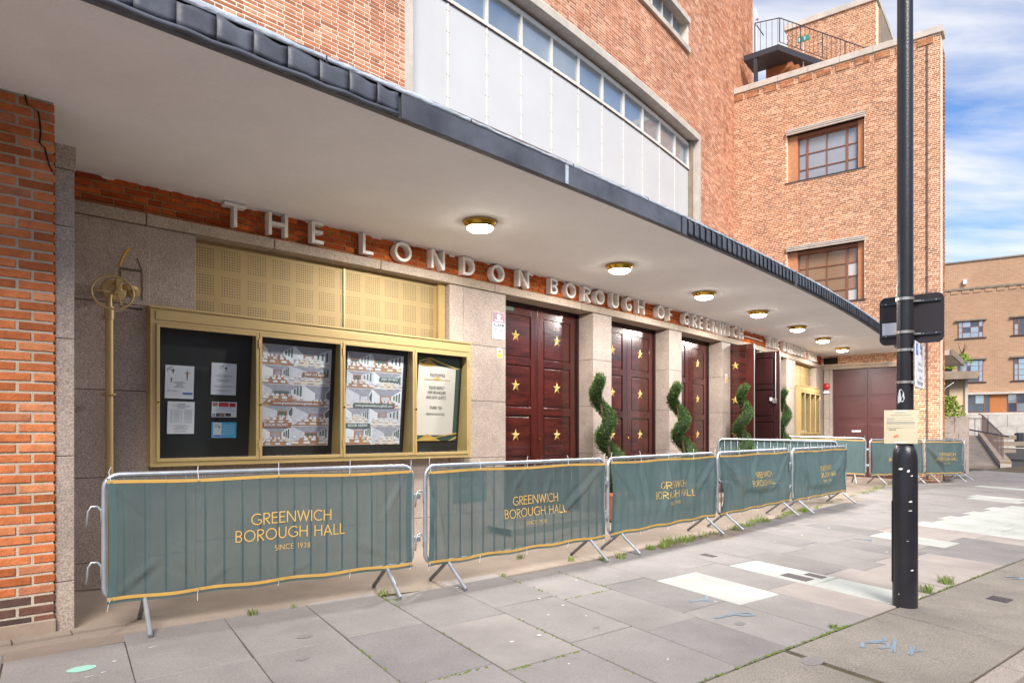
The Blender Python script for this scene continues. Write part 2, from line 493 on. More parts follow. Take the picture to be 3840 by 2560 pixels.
def screen_mat():
    """perforated brass sheet: groups of punched holes, colour only (holes are about one pixel)"""
    m = pm('perforated_brass', lin(166, 144, 102), 0.62, metal=0.25, var=0.06, scale=2, spec=0.5)
    t = m.node_tree
    N = t.nodes
    K = t.links.new
    b = N['Principled BSDF']
    src = b.inputs['Base Color'].links[0].from_socket
    uv = N.new('ShaderNodeUVMap')
    sp = N.new('ShaderNodeSeparateXYZ')
    K(uv.outputs[0], sp.inputs[0])

    def mth(op, a_, b_=None):
        q = N.new('ShaderNodeMath')
        q.operation = op
        for i_, v_ in enumerate((a_, b_)):
            if v_ is None:
                continue
            if isinstance(v_, (int, float)):
                q.inputs[i_].default_value = v_
            else:
                K(v_, q.inputs[i_])
        return q.outputs[0]

    def axis(sock, pitch, inner, hole):
        g_ = mth('FLOORED_MODULO', sock, pitch)
        ing = mth('LESS_THAN', g_, inner)
        h_ = mth('FLOORED_MODULO', g_, hole)
        dd = mth('ABSOLUTE', mth('SUBTRACT', h_, hole / 2))
        return ing, dd

    ia, da = axis(sp.outputs[0], 0.290, 0.224, 0.028)
    ib, db = axis(sp.outputs[1], 0.290, 0.224, 0.028)
    r2 = mth('SQRT', mth('ADD', mth('MULTIPLY', da, da), mth('MULTIPLY', db, db)))
    hol = mth('MULTIPLY', mth('MULTIPLY', ia, ib), mth('LESS_THAN', r2, 0.0062))
    mx = N.new('ShaderNodeMix')
    mx.data_type = 'RGBA'
    K(hol, mx.inputs['Factor'])
    K(src, mx.inputs['A'])
    mx.inputs['B'].default_value = (0.02, 0.012, 0.006, 1)
    K(mx.outputs['Result'], b.inputs['Base Color'])
    mt = N.new('ShaderNodeMapRange')
    mt.inputs['To Min'].default_value = 0.45
    mt.inputs['To Max'].default_value = 0.0
    K(hol, mt.inputs['Value'])
    K(mt.outputs[0], b.inputs['Metallic'])
    return m


M['screen'] = screen_mat()

# ------------------------------------------------------------------ frames of reference
R_ARC, S_MID = 100.2, 7.05
CX, CY = -71.11493, 80.89546
TH = radians(44)


def WP(s, d):
    """plan point on the curved entrance front: s metres along, d metres out towards the street"""
    a = (s - S_MID) / R_ARC
    nx, ny = cos(TH), -sin(TH)
    ex, ey = sin(TH), cos(TH)
    r = R_ARC + d
    return (CX + r * (nx * cos(a) + ex * sin(a)), CY + r * (ny * cos(a) + ey * sin(a)))


def F(s, d, z):
    x, y = WP(s, d)
    return Vector((x, y, z))


def UW(s, d, z):
    """upper wall of the hall, set back behind the canopy"""
    return F(s, -2.5 - 0.035 * (s - 8.5) + d, z)


def CE(s):
    """canopy edge distance"""
    return 2.97 - 0.034 * s


KX, KY = 10.2294, 22.3879
RX, RY = 0.7918, -0.6108
NX, NY = -0.6108, -0.7918


def TW(t, d, z):
    """stair tower wall: t along (towards the street), d out towards the viewer"""
    return Vector((KX + RX * t + NX * d, KY + RY * t + NY * d, z))


def gz(x, y):
    return -0.0193 * x + 0.0236 * y


AX, AY = sin(radians(146.7)), cos(radians(146.7))
BX, BY = sin(radians(51.0)), cos(radians(51.0))


def PV(u, v, dz=0.0):
    """paving: u towards the road, v along the street"""
    x, y = 1.19 + AX * u + BX * v, 4.42 + AY * u + BY * v
    return Vector((x, y, gz(x, y) + dz))


def IDN(x, y, z):
    return Vector((x, y, z))


# ------------------------------------------------------------------ mesh building
class MB:
    def __init__(s):
        s.v = []
        s.f = []
        s.r = []
        s.mi = []

    def quad(s, p):
        b = len(s.v)
        s.v += [tuple(q) for q in p]
        s.f.append(tuple(range(b, b + len(p))))
        return s

    def box(s, T, a0, a1, b0, b1, c0, c1, n=1):
        b = len(s.v)
        for i in range(n + 1):
            a = a0 + (a1 - a0) * i / n
            for bb, cc in ((b0, c0), (b1, c0), (b1, c1), (b0, c1)):
                s.v.append(tuple(T(a, bb, cc)))
        for i in range(n):
            o = b + 4 * i
            for j in range(4):
                k = (j + 1) % 4
                s.f.append((o + j, o + k, o + 4 + k, o + 4 + j))
        s.f.append((b + 3, b + 2, b + 1, b))
        o = b + 4 * n
        s.f.append((o, o + 1, o + 2, o + 3))
        return s

    def tube(s, pts, r, n=8, closed=False, caps=True):
        pts = [Vector(p) for p in pts]
        m = len(pts)
        if callable(r):
            rr = [r(i / (m - 1)) for i in range(m)]
        else:
            rr = [r] * m
        b = len(s.v)
        prev = None
        for i, p in enumerate(pts):
            if closed:
                tg = pts[(i + 1) % m] - pts[i - 1]
            else:
                tg = pts[min(i + 1, m - 1)] - pts[max(i - 1, 0)]
            tg.normalize()
            if prev is None:
                ref = Vector((0, 0, 1)) if abs(tg.z) < 0.9 else Vector((1, 0, 0))
                u = tg.cross(ref).normalized()
            else:
                u = (prev - tg * prev.dot(tg)).normalized()
            prev = u
            w = tg.cross(u)
            for k in range(n):
                a = 2 * pi * k / n
                s.v.append(tuple(p + (u * cos(a) + w * sin(a)) * rr[i]))
        for i in range(m if closed else m - 1):
            o = b + i * n
            q = b + ((i + 1) % m) * n
            for k in range(n):
                l = (k + 1) % n
                s.f.append((o + k, o + l, q + l, q + k))
        if caps and not closed:
            s.f.append(tuple(range(b + n - 1, b - 1, -1)))
            e = b + (m - 1) * n
            s.f.append(tuple(range(e, e + n)))
        return s

    def lathe(s, prof, c, n=24, T=None):
        """prof [(r,z)] round the z axis at c; T optional map of local (x,y,z)"""
        b = len(s.v)
        for r, z in prof:
            for k in range(n):
                a = 2 * pi * k / n
                p = (r * cos(a), r * sin(a), z)
                q = T(*p) if T else Vector((c[0] + p[0], c[1] + p[1], c[2] + p[2]))
                s.v.append(tuple(q))
        m = len(prof)
        for i in range(m - 1):
            for k in range(n):
                l = (k + 1) % n
                s.f.append((b + i * n + k, b + i * n + l, b + (i + 1) * n + l, b + (i + 1) * n + k))
        if prof[0][0] > 1e-5:
            s.f.append(tuple(range(b + n - 1, b - 1, -1)))
        if prof[-1][0] > 1e-5:
            s.f.append(tuple(range(b + (m - 1) * n, b + m * n)))
        return s

    def prism(s, T, poly, c0, c1):
        """poly [(a,b)] extruded from c0 to c1; T(a,b,c)"""
        b = len(s.v)
        n = len(poly)
        for c in (c0, c1):
            for p in poly:
                s.v.append(tuple(T(p[0], p[1], c)))
        s.f.append(tuple(range(b + n - 1, b - 1, -1)))
        s.f.append(tuple(range(b + n, b + 2 * n)))
        for i in range(n):
            j = (i + 1) % n
            s.f.append((b + i, b + j, b + n + j, b + n + i))
        return s

    def mesh(s, name, recalc=True):
        me = D.meshes.new(name)
        me.from_pydata(s.v, [], s.f)
        if recalc:
            bm = bmesh.new()
            bm.from_mesh(me)
            bmesh.ops.recalc_face_normals(bm, faces=bm.faces)
            bm.to_mesh(me)
            bm.free()
        if s.r:
            at = me.attributes.new('rnd', 'FLOAT', 'FACE')
            at.data.foreach_set('value', s.r)
        return me

    def build(s, name, mat, parent=None, smooth=False, kind=None, recalc=True, bevel=0.0):
        me = s.mesh(name, recalc)
        return link(name, me, mat, parent, smooth, kind, bevel)


BASE = {}


def link(name, me, mat, parent=None, smooth=False, kind=None, bevel=0.0):
    if mat is not None and not me.materials:
        me.materials.append(M[mat] if isinstance(mat, str) else mat)
    if smooth:
        me.polygons.foreach_set('use_smooth', [True] * len(me.polygons))
        if smooth == 'auto':
            me.set_sharp_from_angle(angle=radians(40))
    o = D.objects.new(name, me)
    COL.objects.link(o)
    if parent is not None:
        o.parent = parent
        if parent.name in BASE:
            o.matrix_parent_inverse = Matrix.Translation(-BASE[parent.name])
    if kind:
        o['kind'] = kind
    if bevel:
        md = o.modifiers.new('bevel', 'BEVEL')
        md.width = bevel
        md.segments = 2
        md.limit_method = 'ANGLE'
    return o


def thing(name, label, cat, loc=(0, 0, 0), group=None, local=False, rotz=0.0):
    """Empty at a thing's base; unless local, its parts are given in world coordinates"""
    o = D.objects.new(name, None)
    COL.objects.link(o)
    o.location = loc
    o.rotation_euler = (0, 0, rotz)
    o.empty_display_size = 0.2
    if not local:
        BASE[o.name] = Vector(loc)
    return tag(o, label, cat, group)


def tag(o, label, cat, group=None):
    o['label'] = label
    o['category'] = cat
    if group:
        o['group'] = group
    return o


def copy_tree(o, parent=None):
    c = o.copy()
    COL.objects.link(c)
    c.parent = parent
    if parent is not None:
        c.matrix_parent_inverse = o.matrix_parent_inverse.copy()
    for ch in list(o.children):
        copy_tree(ch, c)
    return c


# ------------------------------------------------------------------ lettering
def arc(cx_, cy_, rx, ry, a0, a1, n=14):
    return [(cx_ + rx * cos(radians(a0 + (a1 - a0) * i / n)), cy_ + ry * sin(radians(a0 + (a1 - a0) * i / n)))
            for i in range(n + 1)]


def glyph(ch, t):
    """strokes (points, closed) of a plain sans capital of height 1 with stroke t"""
    h = t / 2
    V = lambda x, y0=0, y1=1: ([(x, y0), (x, y1)], False)
    Hh = lambda y, x0, x1: ([(x0, y), (x1, y)], False)
    if ch == 'T':
        w = .70
        return w, [Hh(1 - h, 0, w), V(w / 2, 0, 1 - t)]
    if ch == 'H':
        w = .74
        return w, [V(h), V(w - h), Hh(.52, t, w - t)]
    if ch == 'E':
        w = .52
        return w, [V(h), Hh(1 - h, t, w), Hh(.53, t, w * .94), Hh(h, t, w)]
    if ch == 'F':
        w = .5
        return w, [V(h), Hh(1 - h, t, w), Hh(.5, t, w * .92)]
    if ch == 'L':
        w = .48
        return w, [V(h), Hh(h, t, w)]
    if ch == 'I':
        return t, [V(h)]
    if ch == 'O':
        w = .98
        return w, [(arc(w / 2, .5, w / 2 - h, .5 - h, 0, 360, 40)[:-1], True)]
    if ch == 'N':
        w = .8
        return w, [V(h), V(w - h), ([(h * 1.1, 1), (w - h * 1.1, 0)], False)]
    if ch == 'D':
        w = .82
        return w, [V(h), ([(t, 1 - h), (w - .5, 1 - h)] + arc(w - .5, .5, .5 - h, .5 - h, 90, -90, 20)[1:] + [(t, h)], False)]
    if ch == 'B':
        w = .56
        r1, r2 = .235, .265
        return w, [V(h), ([(t, 1 - h), (w - .29, 1 - h)] + arc(w - .29, 1 - r1 - h / 2, r1, r1 - h / 2, 90, -90, 12)[1:] + [(t, .52)], False),
                   ([(t, .5), (w - .29, .5)] + arc(w - .27, .25 + h / 2, r2 - h, .25 - h / 2, 90, -90, 12)[1:] + [(t, h)], False)]
    if ch in 'RP':
        w = .58
        q = [V(h), ([(t, 1 - h), (w - .29, 1 - h)] + arc(w - .29, .735, .25, .265 - h, 90, -90, 12)[1:] + [(t, .47)], False)]
        if ch == 'R':
            q.append(([(.22, .45), (w - .01, 0)], False))
        return w, q
    if ch == 'U':
        w = .7
        return w, [([(h, 1), (h, .36)] + arc(w / 2, .36, w / 2 - h, .36 - h, 180, 360, 18)[1:] + [(w - h, 1)], False)]
    if ch == 'C':
        w = .82
        return w, [(arc(.5, .5, .5 - h, .5 - h, 48, 312, 26), False)]
    if ch == 'G':
        w = .88
        return w, [(arc(.5, .5, .5 - h, .5 - h, 46, 322, 28) + [(w - h, .2), (w - h, .45)], False), Hh(.45, w - .32, w - t)]
    if ch == 'W':
        w = 1.1
        return w, [([(h * .6, 1), (.28, h), (w / 2, 1 - h), (w - .28, h), (w - h * .6, 1)], False)]
    if ch == 'A':
        w = .8
        return w, [([(h * .6, 0), (w / 2, 1 - h), (w - h * .6, 0)], False), Hh(.33, .19, w - .19)]
    if ch == 'S':
        w = .5
        return w, [(arc(.25, .745, .25 - h, .255 - h, 40, 270, 14) + arc(.25, .245, .25 - h, .26 - h, 90, -140, 14)[1:], False)]
    if ch == '1':
        return .3, [V(.2), ([(.02, .82), (.2 - h, 1 - h)], False)]
    if ch == '3':
        return .5, [(arc(.23, .745, .22, .255 - h, 150, -90, 14), False), (arc(.23, .26, .25 - h, .26 - h, 90, -150, 14), False)]
    if ch == '8':
        return .52, [(arc(.26, .75, .21, .25 - h, 0, 360, 20)[:-1], True), (arc(.26, .26, .25 - h, .26 - h, 0, 360, 20)[:-1], True)]
    if ch == '9':
        return .52, [(arc(.26, .70, .26 - h, .30 - h, 0, 360, 20)[:-1], True), ([(.5 - h, .62), (.22, 0)], False)]
    return .34, []


def ribbon(mb, pts, closed, t, T, c0, c1, flat=False):
    n = len(pts)
    Lp, Rp = [], []
    for i in range(n):
        p = Vector(pts[i]).to_2d()
        a = Vector(pts[i - 1]).to_2d() if (closed or i > 0) else None
        b = Vector(pts[(i + 1) % n]).to_2d() if (closed or i < n - 1) else None
        d0 = (p - a).normalized() if a is not None else None
        d1 = (b - p).normalized() if b is not None else None
        if d0 is None:
            d0 = d1
        if d1 is None:
            d1 = d0
        m_ = (d0 + d1)
        m_ = m_.normalized() if m_.length > 1e-6 else d0
        k = max(0.45, d0.dot(m_))
        q = Vector((-m_.y, m_.x)) * (t / 2 / k)
        Lp.append(p + q)
        Rp.append(p - q)
    b = len(mb.v)
    deps = (c1,) if flat else (c0, c1)
    for c in deps:
        for i in range(n):
            mb.v.append(tuple(T(Lp[i].x, Lp[i].y, c)))
            mb.v.append(tuple(T(Rp[i].x, Rp[i].y, c)))
    m = n if closed else n - 1
    if flat:
        for i in range(m):
            j = (i + 1) % n
            mb.f.append((b + 2 * i, b + 2 * i + 1, b + 2 * j + 1, b + 2 * j))
        return
    o = b + 2 * n
    for i in range(m):
        j = (i + 1) % n
        mb.f.append((b + 2 * i, b + 2 * j, b + 2 * j + 1, b + 2 * i + 1))
        mb.f.append((o + 2 * i, o + 2 * i + 1, o + 2 * j + 1, o + 2 * j))
        mb.f.append((b + 2 * i, o + 2 * i, o + 2 * j, b + 2 * j))
        mb.f.append((b + 2 * i + 1, b + 2 * j + 1, o + 2 * j + 1, o + 2 * i + 1))
    if not closed:
        mb.f.append((b, b + 1, o + 1, o))
        e = n - 1
        mb.f.append((b + 2 * e, o + 2 * e, o + 2 * e + 1, b + 2 * e + 1))


def stroke_width(txt, t, gap):
    return sum(glyph(c, t)[0] for c in txt) + gap * (len(txt) - 1)


def stroke_text(mb, txt, T, t=.1, gap=.16, sub=1):
    """flat stroke lettering, height 1, starting at x=0; T(x,y,0)"""
    x = 0
    for k, c in enumerate(txt):
        w, st = glyph(c, t)
        for i, (pts, cl) in enumerate(st):
            q = pts
            if sub > 1 and not cl:
                q = []
                for p0, p1 in zip(pts[:-1], pts[1:]):
                    ln = hypot(p1[0] - p0[0], p1[1] - p0[1])
                    m = sub if ln > .2 else 1
                    q += [(p0[0] + (p1[0] - p0[0]) * j / m, p0[1] + (p1[1] - p0[1]) * j / m) for j in range(m)]
                q.append(pts[-1])
            ribbon(mb, q, cl, t, lambda a_, b_, c_, x0=x, e=i: T(a_ + x0, b_, e), 0, 0, flat=True)
        x += w + gap


def font_text(mb, txt, T, size=1.0, align='LEFT', bold=0.0):
    """filled text in Blender's built-in font, laid on T(x,y)"""
    cu = D.curves.new('t', 'FONT')
    cu.body = txt
    cu.size = size
    cu.align_x = align
    cu.resolution_u = 3
    cu.offset = bold
    ob = D.objects.new('t', cu)
    me = D.meshes.new_from_object(ob)
    b = len(mb.v)
    for v in me.vertices:
        mb.v.append(tuple(T(v.co.x, v.co.y)))
    for p in me.polygons:
        mb.f.append(tuple(b + i for i in p.vertices))
    D.objects.remove(ob)
    D.curves.remove(cu)
    D.meshes.remove(me)


# ------------------------------------------------------------------ bricks
def brick_mesh(l, h, dep, ch=0.004):
    """one brick, front face at y=0 looking along +y out, centred in x and z; arris chamfered"""
    mb = MB()
    x, z = l / 2, h / 2
    o = [(-x, -ch, -z), (x, -ch, -z), (x, -ch, z), (-x, -ch, z)]
    i = [(-x + ch, 0, -z + ch), (x - ch, 0, -z + ch), (x - ch, 0, z - ch), (-x + ch, 0, z - ch)]
    b = [(-x, -dep, -z), (x, -dep, -z), (x, -dep, z), (-x, -dep, z)]
    mb.v = o + i + b
    mb.f = [(4, 5, 6, 7)]
    for k in range(4):
        j = (k + 1) % 4
        mb.f.append((k, j, 4 + j, 4 + k))
        mb.f.append((8 + k, 8 + j, j, k))
    return mb


def lay_bricks(T, rows, z0, course, hb, cover, mat_obj, mat_attr, parent, maxobj, key=None, jit=0.004, dep=0.03, skip=None, special=None):
    """rows(i) -> list of (a0,a1) brick extents in row i; T frame; bricks as objects (up to maxobj, by key) and one joined rest"""
    out = []
    for i in range(rows[0], rows[1]):
        zc = z0 + (i + .5) * course
        for a0, a1 in rows[2](i):
            if cover(0.5 * (a0 + a1), zc):
                out.append((a0, a1, zc))
    if key:
        out.sort(key=key)
    cache = {}
    n = 0
    for a0, a1, zc in out[:maxobj]:
        am = .5 * (a0 + a1)
        ln = round((a1 - a0) / .005) * .005
        sp = special(am, zc) if special else None
        k_ = (ln, sp)
        if k_ not in cache:
            me = brick_mesh(ln, hb, dep).mesh('brick')
            me.materials.append(M[sp or mat_obj])
            cache[k_] = me
        p = T(am, RNG.uniform(-jit, jit), zc)
        ex = (T(am + .05, 0, zc) - T(am - .05, 0, zc)).normalized()
        ey = (T(am, .1, zc) - T(am, 0, zc)).normalized()
        ez = Vector((0, 0, 1))
        mt = Matrix((ex, ey, ez)).transposed().to_4x4()
        mt.translation = p
        o = D.objects.new('brick', cache[k_])
        COL.objects.link(o)
        o.parent = parent
        if parent.name in BASE:
            o.matrix_parent_inverse = Matrix.Translation(-BASE[parent.name])
        o.matrix_basis = mt @ Matrix.Rotation(RNG.uniform(-.006, .006), 4, 'Y')
        n += 1
    rest = out[maxobj:]
    if rest:
        mb = MB()
        for a0, a1, zc in rest:
            j = RNG.uniform(-jit, jit)
            b = len(mb.v)
            z_, zz = zc - hb / 2, zc + hb / 2
            for dd in (j - dep, j):
                for a, z in ((a0, z_), (a1, z_), (a1, zz), (a0, zz)):
                    mb.v.append(tuple(T(a, dd, z)))
            mb.f += [(b + 4, b + 5, b + 6, b + 7), (b, b + 1, b + 5, b + 4), (b + 1, b + 2, b + 6, b + 5),
                     (b + 2, b + 3, b + 7, b + 6), (b + 3, b, b + 4, b + 7)]
            mb.r += [RNG.random()] * 5
        mb.build('distant_bricks', mat_attr, parent, kind='stuff', recalc=False)
    return len(out)


def bond(a_lo, a_hi, longl, lens, joint):
    """rows alternate: all-long bricks / long-short pairs"""
    per = longl + joint

    def rows(i):
        res = []
        if i % 2 == 0:
            off = per * .5 * ((i // 2) % 2) * 0.12
            a = a_lo + off
            while a < a_hi:
                res.append((a, a + longl))
                a += per
        else:
            a = a_lo - lens[1] * .5
            k = 0
            while a < a_hi:
                l = lens[k % 2]
                res.append((a, a + l))
                a += l + joint
                k += 1
        return res
    return rows

# ================================================================== SETTING
def struct(o):
    o['kind'] = 'structure'
    return o


# ground sheet to the horizon, same fall as the pavement, a little below it
mb = MB()
ext = 900
mb.quad([(x, y, gz(x, y) - 0.16) for x, y in ((-60, -60), (60, -60), (90, 90), (-60, 90))])
struct(mb.build('ground', 'asphalt'))
mb = MB()
xs = (-900, -60, 90, 900)
for i in range(3):
    for j in range(3):
        if i == 1 and j == 1:
            continue
        x0, x1, y0, y1 = xs[i], xs[i + 1], xs[j], xs[j + 1]
        mb.quad([(x, y, gz(max(-60, min(90, x)), max(-60, min(90, y))) - 0.18) for x, y in ((x0, y0), (x1, y0), (x1, y1), (x0, y1))])
struct(mb.build('terrain', 'asphalt'))

# road beyond the kerb (only its edge is near the view)
mb = MB()
mb.quad([PV(1.26, -14, -.118), PV(9.5, -14, -.118), PV(9.5, 45, -.118), PV(1.26, 45, -.118)])
struct(mb.build('road', 'asphalt'))

# pavement bed (shows only in the joints) and its slabs
mb = MB()
for v in range(-6, 46, 2):
    mb.quad([PV(-6.5, v, -.012), PV(1.1, v, -.012), PV(1.1, v + 2, -.012), PV(-6.5, v + 2, -.012)])
pave = struct(mb.build('pavement', 'joint'))


def inv_front(x, y):
    vx, vy = x - CX, y - CY
    nx, ny = cos(TH), -sin(TH)
    ex, ey = sin(TH), cos(TH)
    return S_MID + R_ARC * math.atan2(vx * ex + vy * ey, vx * nx + vy * ny), hypot(vx, vy) - R_ARC


def slab_piece(u0, u1, v0, v1, mat, name, parent, dz=0.0, g=.005, th=.05):
    tl = RNG.uniform(-.0022, .0022)
    tm = RNG.uniform(-.0022, .0022)
    t = MB()
    c = .006
    lo = [(u0 + g, v0 + g), (u1 - g, v0 + g), (u1 - g, v1 - g), (u0 + g, v1 - g)]
    hi = [(u0 + g + c, v0 + g + c), (u1 - g - c, v0 + g + c), (u1 - g - c, v1 - g - c), (u0 + g + c, v1 - g - c)]
    j = [RNG.uniform(-.004, .004) for _ in range(8)]
    tilt = [tl, -tl + tm, -tm, tm]
    for k, (u, v) in enumerate(lo):
        t.v.append(tuple(PV(u, v, dz - th)))
    for k, (u, v) in enumerate(lo):
        t.v.append(tuple(PV(u + j[k], v + j[k + 4], dz + tilt[k] - .004)))
    for k, (u, v) in enumerate(hi):
        t.v.append(tuple(PV(u + j[k], v + j[k + 4], dz + tilt[k])))
    t.f.append((8, 9, 10, 11))
    for k in range(4):
        q = (k + 1) % 4
        t.f.append((4 + k, 4 + q, 8 + q, 8 + k))
        t.f.append((k, q, 4 + q, 4 + k))
    return t.build(name, mat, parent)


vlines = [-6.6, -5.9, -5.2, -4.5, -3.78, -3.06, -2.33, -1.64, -.95, -.22, .49, 1.16, 1.82, 2.52, 3.13, 3.71, 4.33, 4.66 + .3]
while vlines[-1] < 26:
    vlines.append(vlines[-1] + .62)
special_slab = {}


def slab_colour(u, v):
    W_ = [(-2.48, -1.33, 3.2, 3.75), (-1.98, -.93, 1.85, 2.55), (-.95, 0, 3.15, 3.75), (-2.26, -1.16, 6.8, 7.4),
          (-2.3, -.4, 8.6, 10.4), (-2.3, -1.1, 10.4, 11.5), (-2.3, -1.1, 11.5, 13.4), (-1.1, 0, 9.6, 10.9), (-3.4, -2.0, 14.5, 15.6),
          (-3.6, -2.2, 17.9, 18.7), (-1.2, -.1, 12.0, 13.2), (-3.5, -2.4, 20.2, 20.9)]
    for u0, u1, v0, v1 in W_:
        if u0 < u < u1 and v0 < v < v1:
            return 'slab_white'
    P_ = [(-1.1, 0, 2.5, 3.15), (-1.05, 0, 3.75, 5.8), (-2.3, -1.0, 7.4, 8.1), (-1.1, 0, 6.55, 7.1), (-2.1, 0, 7.9, 8.6),
          (-1.0, -.1, 5.2, 5.9)]
    for u0, u1, v0, v1 in P_:
        if u0 < u < u1 and v0 < v < v1:
            return 'slab_pink'
    if -1.95 < u < -.85 and -.95 < v < -.22:
        return 'slab_light'
    if (-1.05 < u < 0 and 5.85 < v < 6.6) or (-1.05 < u < 0 and 7.1 < v < 7.9) or (-2 < u < -1.1 and 8.0 < v < 8.7):
        return 'slab_dark'
    return None


def front_limit(s):
    """where slabs stop short of the building"""
    return 1.46 if s < 2.2 else min(2.18, 1.46 + (s - 2.2) * .5)


nsl = 0
for i in range(len(vlines) - 1):
    v0, v1 = vlines[i], vlines[i + 1]
    off = -1.06 if i % 2 else -.9
    if abs(v0 + 2.33) < .01:
        off = -1.05
    us = [0.0, off]
    while us[-1] > -5.4:
        us.append(us[-1] - 1.07 - RNG.uniform(-.02, .02))
    for k in range(len(us) - 1):
        u1, u0 = us[k], us[k + 1]
        uc, vc = .5 * (u0 + u1), .5 * (v0 + v1)
        p = PV(uc, vc)
        s_, d_ = inv_front(p.x, p.y)
        if s_ > 21 and d_ < 3.6:
            continue
        lim = front_limit(s_)
        pn = PV(u0, vc)
        sn, dn = inv_front(pn.x, pn.y)
        if d_ < lim - .1:
            continue
        if dn < lim:      # cut to the apron edge
            u0 = u0 + (lim - dn)
            if u1 - u0 < .15:
                continue
        m_ = slab_colour(uc, vc) or RNG.choice(['slab', 'slab', 'slab', 'slab', 'slab_dark', 'slab', 'slab'])
        slab_piece(u0, u1, v0, v1, m_, 'paving_slab', pave)
        nsl += 1

# concrete apron in the recess and under the barriers
mb = MB()
for i in range(-12, 44):
    s0, s1 = i * .5, i * .5 + .5
    def pt(s, d, dz=-.007):
        x, y = WP(s, d)
        return (x, y, gz(x, y) + dz)
    lim0, lim1 = front_limit(s0) + .4, front_limit(s1) + .4
    mb.quad([pt(s0, -.6), pt(s1, -.6), pt(s1, lim1), pt(s0, lim0)])
apron = struct(mb.build('recess_floor', 'apron'))
mb = MB()
for i in range(10, 42):
    s0, s1 = i * .5 + .2, i * .5 + .7
    for (d0, d1) in ((-.5, .45),):
        q = []
        for s, d in ((s0, d0), (s1, d0), (s1, d1), (s0, d1)):
            x, y = WP(s, d)
            q.append((x, y, gz(x, y) + .10))
        mb.quad(q)
        q2 = []
        for s, d, h in ((s0, d1, .10), (s1, d1, .10), (s1, d1, -.02), (s0, d1, -.02)):
            x, y = WP(s, d)
            q2.append((x, y, gz(x, y) + h))
        mb.quad(q2)
struct(mb.build('door_step', 'apron'))

# concrete band and granite kerb along the road
band = struct(MB().quad([PV(0, -7, -.02), PV(1.1, -7, -.02), PV(1.1, 30, -.02), PV(0, 30, -.02)]).build('kerbside_strip', 'joint'))
v = -6.2
for ln in (1.6, 1.9, 2.0, 1.75, .06, 1.7, 2.1, 1.9, 2.0, 2.0, 2.0, 2.0, 2.0, 2.0):
    if ln > .1:
        slab_piece(.012, 1.085, v, v + ln, 'agg', 'strip_slab', band, g=.008)
    v += ln
kerb = struct(MB().quad([PV(1.085, -7, -.13), PV(1.27, -7, -.13), PV(1.27, 30, -.13), PV(1.085, 30, -.13)]).build('kerb', 'joint'))
v = -6
while v < 24:
    mb = MB()
    mb.box(lambda a, b, c: PV(b, a, c), v + .006, v + .90, 1.095, 1.262, -.16, .002)
    mb.build('kerb_stone', 'kerb', kerb, bevel=.012)
    v += .906

# ================================================================== BOROUGH HALL
HALL = thing('borough_hall', 'curved brick hall with granite entrance front and long white canopy', 'building', F(7, -1, .2))
Z_SOF, Z_LT, Z_LB = 4.19, 3.89, 3.775

# --- brick pier at the left end of the recess
PIER_D = 1.36
pier = MB().box(lambda a, b, c: F(a, b, c), -4.2, -.345, -.3, PIER_D - .008, -.1, Z_SOF + .02, 3).build('brick_pier', 'mortar', HALL)


def pier_rows(i):
    e = -.335
    res = []
    ls = (.13, .222, .222, .222) if i % 2 == 0 else (.222, .222, .13, .222)
    a = e
    for l in ls * 3:
        res.append((a - l, a))
        a -= l + .016
    return [r for r in res if r[0] > -1.9]


lay_bricks(lambda a, b, c: F(a, PIER_D + b, c), (0, 55, pier_rows), .27, .0752, .0565,
           lambda a, z: z < Z_SOF - .01 and a > -1.7, 'brick_pier', 'brick_band_a', pier, 360, key=lambda q: -q[0], jit=.004,
           special=lambda a, z: 'brick_soot' if (z < .40 or (z < .60 and sin(a * 37 + z * 90) > .1)) else None)
mb = MB()
mb.box(lambda a, b, c: F(a, b, c), -2.6, -.33, PIER_D - .02, PIER_D + .012, .0, .30, 4)
mb.build('rendered_plinth', 'concrete_dark', HALL, bevel=.01)
mb = MB()
for i in range(7):
    mb.box(lambda a, b, c: F(a, b, gz(*WP(a, b)) + c), -2.4 + i * .36, -2.05 + i * .36, PIER_D - .0, PIER_D + .105 + .01 * (i % 3), -.04, .012, 2)
mb.build('base_mortar_fillet', 'apron', HALL)
# crack running down the pier
mb = MB()
cr = [(-.52, 4.19), (-.505, 4.12), (-.44, 4.09), (-.43, 4.02), (-.425, 3.93), (-.432, 3.86), (-.40, 3.83), (-.385, 3.76), (-.37, 3.70), (-.35, 3.66)]
for (a, z), (a2, z2) in zip(cr[:-1], cr[1:]):
    w = .006
    mb.quad([F(a - w, PIER_D + .005, z), F(a + w, PIER_D + .005, z), F(a2 + w, PIER_D + .005, z2), F(a2 - w, PIER_D + .005, z2)])
mb.build('crack', 'black_void', HALL)

# granite lining of the pier's inner face, stopping at lintel level
jamb = MB().box(F, -.332, -.215, -.03, PIER_D - .06, .1, 3.70, 1).build('granite_jamb', 'granite_core', HALL)
for z0, z1 in ((.12, .56), (.565, 1.52), (1.525, 2.42), (2.425, 3.28), (3.285, 3.715)):
    MB().box(F, -.333, -.208, -.03, PIER_D - .03, z0, z1).build('granite_block', 'granite', jamb, bevel=.004)
MB().box(F, -.333, -.198, -.03, PIER_D - .02, 3.72, 3.90).build('granite_block', 'granite_lintel', jamb, bevel=.004)

# --- brick band above the lintel
bandw = MB().box(F, -.4, 21.6, -.5, -.092, Z_LT - .1, Z_SOF + .02, 40).build('brick_band', 'mortar_band', HALL)


def band_rows(i):
    a = -.4 + (.0, .21, .09, .30, .15, .05)[i % 6]
    res = []
    k = i
    while a < 21.4:
        l = .262 if (k * 7 + i * 3) % 5 not in (1, 3) else .13
        res.append((a, a + l))
        a += l + .014
        k += 1
    return res


